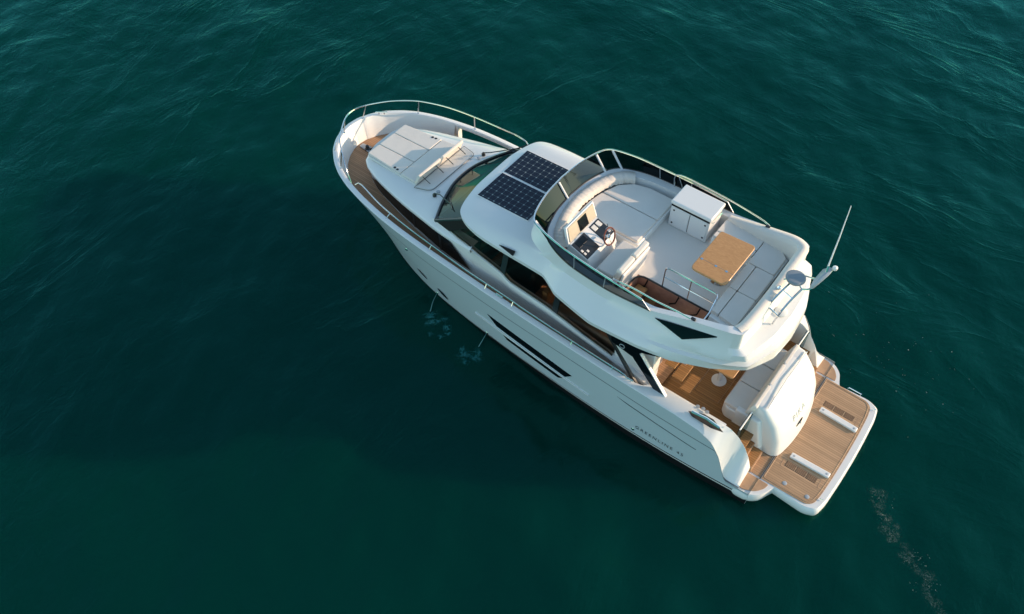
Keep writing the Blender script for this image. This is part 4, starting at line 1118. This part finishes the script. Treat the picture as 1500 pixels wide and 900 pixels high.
# teak inlays: sheets 4 mm proud
def sheet(pts, z0, z1, name, m, par=plat): return MB().prism(pts, z0, z1).build(name, m, par)
dk = [(1.17, 1.63), (.15, 1.60), (.02, 1.48), (-.02, 1.2), (-.045, .6), (-.05, 0)]
dkf = dk + [(x, -y) for x, y in dk[::-1][1:]]
sheet(rpoly(dkf, [.01, .08, .08, .1, .1, .1, .1, .1, .08, .08, .01], 3), PZ - .05, PZ + .002, "platform_teak", TEAK)
sheet(rpoly([(1.21, 1.00), (1.21, 1.62), (1.80, 1.62), (1.80, 1.02)], .01), PZ - .05, PZ + .004, "platform_teak", TEAK)
sheet(rpoly([(1.21, -1.62), (1.21, -1.0), (1.80, -1.02), (1.80, -1.62)], .01), PZ - .05, PZ + .004, "platform_teak", TEAK)
MB().box(1.183, 1.197, -1.66, 1.66, PZ - .06, PZ + .004).build("platform_seam", INTD, plat)
for sgn in (1, -1):
    sheet(rpoly([(1.74, sgn * 2.07), (1.36, sgn * 2.10), (1.12, sgn * 1.98), (1.0, sgn * 1.80), (.98, sgn * 1.68), (1.74, sgn * 1.68)], [.02, .05, .1, .05, .02, .02]), PZ - .05, PZ + .005, "wing_teak", TEAKB)
# border strip of teak
bd = [(x, y, PZ + .004) for x, y in rpoly([(1.14, 1.58), (.16, 1.555), (.07, 1.45), (.03, 1.18), (.0, .6), (-.005, 0), (.0, -.6), (.03, -1.18), (.07, -1.45), (.16, -1.555), (1.14, -1.58)], .05)]
MB().tube(bd, .006, 4, closed=True).build("teak_margin", TEAKB, plat)
# tender chocks and ventilation grates
for sgn in (1, -1):
    ch = MB().prism(rpoly([(.03, sgn * .64), (.92, sgn * .67), (.92, sgn * .81), (.03, sgn * .78)], .03), PZ, PZ + .055).build("tender_chock", GEL, plat, bevel=.015, seg=3)
    for x in (.10, .85): MB().lathe((x, sgn * (.71 + (x - .1) * .04), PZ + .05), [(.025, 0), (.025, .009), (.012, .011)], 12).build("bolt_cap", SATIN, ch)
    for k in range(3):
        x0 = .21 + k * .245
        gr = MB().box(x0, x0 + .215, sgn * .97 - .075, sgn * .97 + .075, PZ - .03, PZ + .0045).build("teak_grate", INTD, plat)
        mb = MB()
        for j in range(5): mb.box(x0 + .008, x0 + .207, sgn * .97 - .068 + j * .03, sgn * .97 - .068 + j * .03 + .012, PZ, PZ + .010)
        mb.build("slat", TEAKB, gr)
    for x in (.12, .985): MB().box(x - .012, x + .012, sgn * .97 - .10, sgn * .97 + .12, PZ, PZ + .006).build("grate_frame", TEAKB, plat)
for x in (.20, .72):
    MB().lathe((x, 1.43, PZ), [(.05, 0), (.05, .007), (.035, .012)], 16).build("deck_filler", SATIN, plat)
for yv in (1.30, -1.5):
    MB().tube([(-.10, yv, PZ + .015), (-.03, yv + .02, PZ + .015)], .012, 6).build("pop_up_cleat", STEEL, plat)
# ladder box on the starboard side
MB().tube([(.35, -1.68, PZ - .02), (.33, -1.715, PZ - .01), (.64, -1.715, PZ - .01), (.66, -1.68, PZ - .02)], .014, 6).build("ladder_handle", STEEL, plat)

# ---- bow rail with stanchions
def rail_y(x): return I(x, [(9.95, 1.93), (10.8, 1.87), (11.8, 1.80), (12.5, 1.68), (13.36, 1.36), (13.84, .98), (14.16, .57), (14.36, .22), (14.40, 0)])
rk = [(10.0, 1.96, 2.20), (10.12, 1.94, 2.52), (10.4, 1.92, 2.63), (10.9, 1.88, 2.65), (11.8, 1.80, 2.66), (12.5, 1.68, 2.67), (13.0, 1.53, 2.67), (13.4, 1.33, 2.68), (13.84, .98, 2.68), (14.16, .57, 2.69), (14.34, .25, 2.69), (14.39, 0, 2.69)]
stb = [(x, -y, z) for x, y, z in rk]
prt = [(12.95, 1.60, 2.19), (13.1, 1.56, 2.52), (13.35, 1.38, 2.65), (13.84, 1.0, 2.68), (14.16, .57, 2.69), (14.34, .25, 2.69)]
pts = crom(stb + prt[::-1], 120)
br = MB().tube([tuple(p) for p in pts], .017, 8).build("bow_rail", STEEL, YT)
for (bx, by, tx, ty) in ((14.42, .34, 14.30, .36), (14.44, -.38, 14.26, -.40), (13.43, -1.46, 13.3, -1.39), (11.85, -1.92, 11.75, -1.80), (13.55, 1.36, 13.5, 1.29)):
    zb = I(bx, ZS) + .02
    MB().tube([(bx, by, zb), (tx, ty, 2.68)], .014, 8).build("stanchion", STEEL, br)
    MB().lathe((bx, by, zb - .01), [(.035, 0), (.035, .012), (.02, .02)], 12).build("stanchion_foot", STEEL, br)
# low port side handrail running aft above the side deck
lp = crom([(12.85, 1.58, 2.17), (12.7, 1.52, 2.22), (11.83, 1.74, 2.2), (10.83, 1.88, 2.17), (9.91, 1.95, 2.13), (9.0, 2.02, 2.1), (8.2, 2.05, 2.08), (7.6, 2.06, 2.04), (7.2, 2.07, 2.0), (6.0, 2.08, 1.93), (5.0, 2.08, 1.88), (4.55, 2.08, 1.85), (4.4, 2.09, 1.74)], 90)
sr = MB().tube([tuple(p) for p in lp], .015, 8).build("side_rail", STEEL, YT)
for x in (11.45, 10.05, 8.35, 7.5, 5.9, 4.8):
    k = min(range(len(lp)), key=lambda i: abs(lp[i][0] - x)); p = lp[k]
    MB().tube([(p[0], Sh(p[0]) - .09, I(p[0], ZS) + .01), tuple(p)], .012, 6).build("rail_post", STEEL, sr)
# cleats and anchor gear at the bow
for (cx, cy, cz, dx, dy) in ((14.14, -.80, 2.24, .25, .19), (14.16, .92, 2.22, .2, -.25), (7.9, 2.10, 1.98, .2, 0), (4.4, 2.1, 1.79, .2, 0)):
    mb = MB().tube([(cx - dx / 2, cy - dy / 2, cz + .04), (cx + dx / 2, cy + dy / 2, cz + .04)], .018, 8)
    for f in (-.22, .22): mb.tube([(cx + dx * f, cy + dy * f, cz - .03), (cx + dx * f, cy + dy * f, cz + .04)], .016, 6)
    mb.build("bow_cleat", STEEL, YT)
an = MB().prism(rpoly([(13.8, -.09), (14.2, -.05), (14.2, .09), (13.8, .12)], .03), 1.66, 1.69).build("anchor_plate", SATIN, YT, bevel=.008)
MB().lathe((13.95, .04, 1.66), [(.07, 0), (.07, .04), (.045, .06), (.05, .12), (.03, .14)], 16).build("windlass", BLACK, an)
MB().tube([(13.86, .04, 1.72), (13.70, -.14, 1.74)], .03, 8).build("chain_stopper", BLACK, an)
MB().box(13.5, 13.7, -1.12, -.7, 1.62, 1.70).build("bow_locker_step", GELM, YT, bevel=.02)

# ------------------------------------------------------------------ water jets from the bilge outlets
def alpha_foam(name, col, thr, scale, top=.7):
    """lacy foam: warped cell edges, faded out by the mesh's own 'fade' attribute"""
    m, t, b = new_mat(name)
    tc = t.nodes.new("ShaderNodeTexCoord")
    n = t.nodes.new("ShaderNodeTexNoise"); n.inputs["Scale"].default_value = scale * .5; n.inputs["Detail"].default_value = 5; n.inputs["Distortion"].default_value = 1.2
    t.links.new(tc.outputs["Object"], n.inputs["Vector"])
    wv = t.nodes.new("ShaderNodeVectorMath"); wv.operation = 'MULTIPLY_ADD'; wv.inputs[1].default_value = (.35, .35, .35)
    t.links.new(n.outputs["Color"], wv.inputs[0]); t.links.new(tc.outputs["Object"], wv.inputs[2])
    v = t.nodes.new("ShaderNodeTexVoronoi"); v.feature = 'DISTANCE_TO_EDGE'; v.inputs["Scale"].default_value = scale
    t.links.new(wv.outputs[0], v.inputs["Vector"])
    n2 = t.nodes.new("ShaderNodeTexNoise"); n2.inputs["Scale"].default_value = scale * 2.2; n2.inputs["Detail"].default_value = 4
    t.links.new(tc.outputs["Object"], n2.inputs["Vector"])
    at = t.nodes.new("ShaderNodeAttribute"); at.attribute_name = "fade"
    lace = t.nodes.new("ShaderNodeMapRange"); lace.inputs[1].default_value = .10; lace.inputs[2].default_value = .0; lace.inputs[3].default_value = 0; lace.inputs[4].default_value = .55
    t.links.new(v.outputs["Distance"], lace.inputs[0])
    k = mathn(t, 'ADD', lace.outputs[0], mathn(t, 'MULTIPLY', n2.outputs["Fac"], .8))
    k = mathn(t, 'SUBTRACT', mathn(t, 'ADD', k, at.outputs["Fac"]), 1.0 + thr)
    mr = t.nodes.new("ShaderNodeMapRange"); mr.inputs[1].default_value = 0; mr.inputs[2].default_value = .45; mr.inputs[4].default_value = top
    t.links.new(k, mr.inputs[0]); t.links.new(mr.outputs[0], b.inputs["Alpha"])
    b.inputs["Base Color"].default_value = (*col, 1); b.inputs["Roughness"].default_value = .6
    return m
FOAM = alpha_foam("bubble_foam", (.012, .19, .19), .10, 7, .6)
LACE = alpha_foam("pale_lace_foam", (.15, .21, .19), .37, 12, .38)
SPRAY = pbr("falling_water", (.10, .22, .22), .2)
def foam_patch(cs, name, mat):
    """a film of foam following the water: cs = (x, y, radius) discs; fade is strongest in their middles"""
    mb = MB(); fd = []
    x0 = min(c[0] - c[2] for c in cs); x1 = max(c[0] + c[2] for c in cs); y0 = min(c[1] - c[2] for c in cs); y1 = max(c[1] + c[2] for c in cs)
    st_ = max(.03, (x1 - x0) / 60); gx = np.arange(x0, x1 + st_, st_); gy = np.arange(y0, y1 + st_, st_)
    F = np.zeros((len(gx), len(gy)))
    for cx, cy, r in cs:
        d = np.hypot(gx[:, None] - cx, gy[None, :] - cy) / r
        F = np.maximum(F, np.clip(1 - d, 0, 1) ** .7)
    GX, GY = np.meshgrid(gx, gy, indexing='ij'); GZ = wave(GX, GY) + .007
    idx = {}
    for i in range(len(gx) - 1):
        for j in range(len(gy) - 1):
            if max(F[i, j], F[i + 1, j], F[i, j + 1], F[i + 1, j + 1]) <= .02: continue
            q = []
            for a_, b__ in ((i, j), (i + 1, j), (i + 1, j + 1), (i, j + 1)):
                if (a_, b__) not in idx:
                    idx[(a_, b__)] = len(mb.v); mb.v.append((gx[a_], gy[b__], GZ[a_, b__])); fd.append(F[a_, b__])
                q.append(idx[(a_, b__)])
            mb.f.append(tuple(q)); mb.m.append(0)
    o = mb.build(name, mat, None, merge=False)
    at = o.data.attributes.new("fade", 'FLOAT', 'POINT'); at.data.foreach_set("value", np.array(fd, dtype=np.float32))
    return o
j1 = thing("water_jet", "thin jet of water falling from the hull beneath the portholes into a teal foam ring", "water jet", (10.0, 2.3, 0))
j2 = thing("water_jet", "thin water jet falling from the hull beside the long black hull windows", "water jet", (8.3, 2.4, 0))
def local(o, par):
    o.parent = par; o.matrix_parent_inverse = Matrix.Translation(-Vector(par.location)); return o
y1 = hull_y(10.16, .12)
local(MB().tube(crom([(10.16, y1, .13), (10.06, y1 + .28, .14), (9.98, y1 + .5, .0)], 14), [.006 + .0005 * i for i in range(14)], 6).build("stream", SPRAY), j1)
local(foam_patch([(9.88, 2.40, .26), (9.74, 2.52, .22), (9.62, 2.42, .14), (9.5, 2.25, .15), (9.3, 2.42, .16), (9.17, 2.55, .13), (9.25, 2.72, .12), (9.5, 2.8, .12)], "foam", FOAM), j1)
y2 = hull_y(8.37, .14)
local(MB().tube(crom([(8.37, y2, .15), (8.32, y2 + .2, .15), (8.33, y2 + .38, 0)], 12), [.006 + .0005 * i for i in range(12)], 6).build("stream", SPRAY), j2)
local(foam_patch([(8.24, 2.52, .18), (8.16, 2.68, .2), (8.42, 2.78, .26), (8.58, 2.7, .16), (8.3, 2.92, .16)], "foam", FOAM), j2)

# ------------------------------------------------------------------ drifting foam flecks on the water
FLECK = pbr("foam_fleck", (.17, .20, .18), .7)
mb = MB()
def fleck(x, y, s):
    n = random.randint(5, 7); a0 = random.uniform(0, 6.28); el = random.uniform(1.0, 2.6); th = R(-30) + random.gauss(0, .5)
    z = float(wave(x, y)); ring = []
    for k in range(n):
        t = a0 + 2 * math.pi * k / n; rr = s * random.uniform(.5, 1.2)
        px, py = rr * math.cos(t) * el, rr * math.sin(t) / el
        ring.append((x + px * math.cos(th) - py * math.sin(th), y + px * math.sin(th) + py * math.cos(th), z + .004))
    b = len(mb.v); mb.v += ring + [(x, y, z + .012)]
    for k in range(n): mb.f.append((b + k, b + (k + 1) % n, b + n)); mb.m.append(0)
trail = crom([(-.98, .12), (-1.35, .62), (-1.62, .98), (-1.95, 1.05), (-2.25, 1.15), (-2.75, 1.72), (-3.1, 2.1)], 120)
for q in range(22):
    p = trail[random.randrange(len(trail))]; cx, cy = p[0] + random.gauss(0, .16), p[1] + random.gauss(0, .14); sp_ = random.uniform(.015, .08)
    for i in range(random.randint(2, 9)):
        fleck(cx + random.gauss(0, sp_ * 1.3), cy + random.gauss(0, sp_), abs(random.gauss(0, .005)) + .004)
for i in range(70):
    fleck(random.gauss(.3, 1.1), random.gauss(-3.6, .8), abs(random.gauss(0, .006)) + .004)
fl = mb.build("sea_foam_flecks", FLECK, None, smooth=False)
fl['kind'] = 'stuff'; fl['label'] = 'scattered pale foam flecks drifting on the sea behind the stern'

tc_ = [(p[0] + random.gauss(0, .10), p[1] + random.gauss(0, .09), random.uniform(.08, .27)) for p in trail[::3]]
lf = foam_patch(tc_, "sea_foam_lace", LACE)
lf['kind'] = 'stuff'; lf['label'] = 'broken lacy foam streak trailing away behind the swim platform'
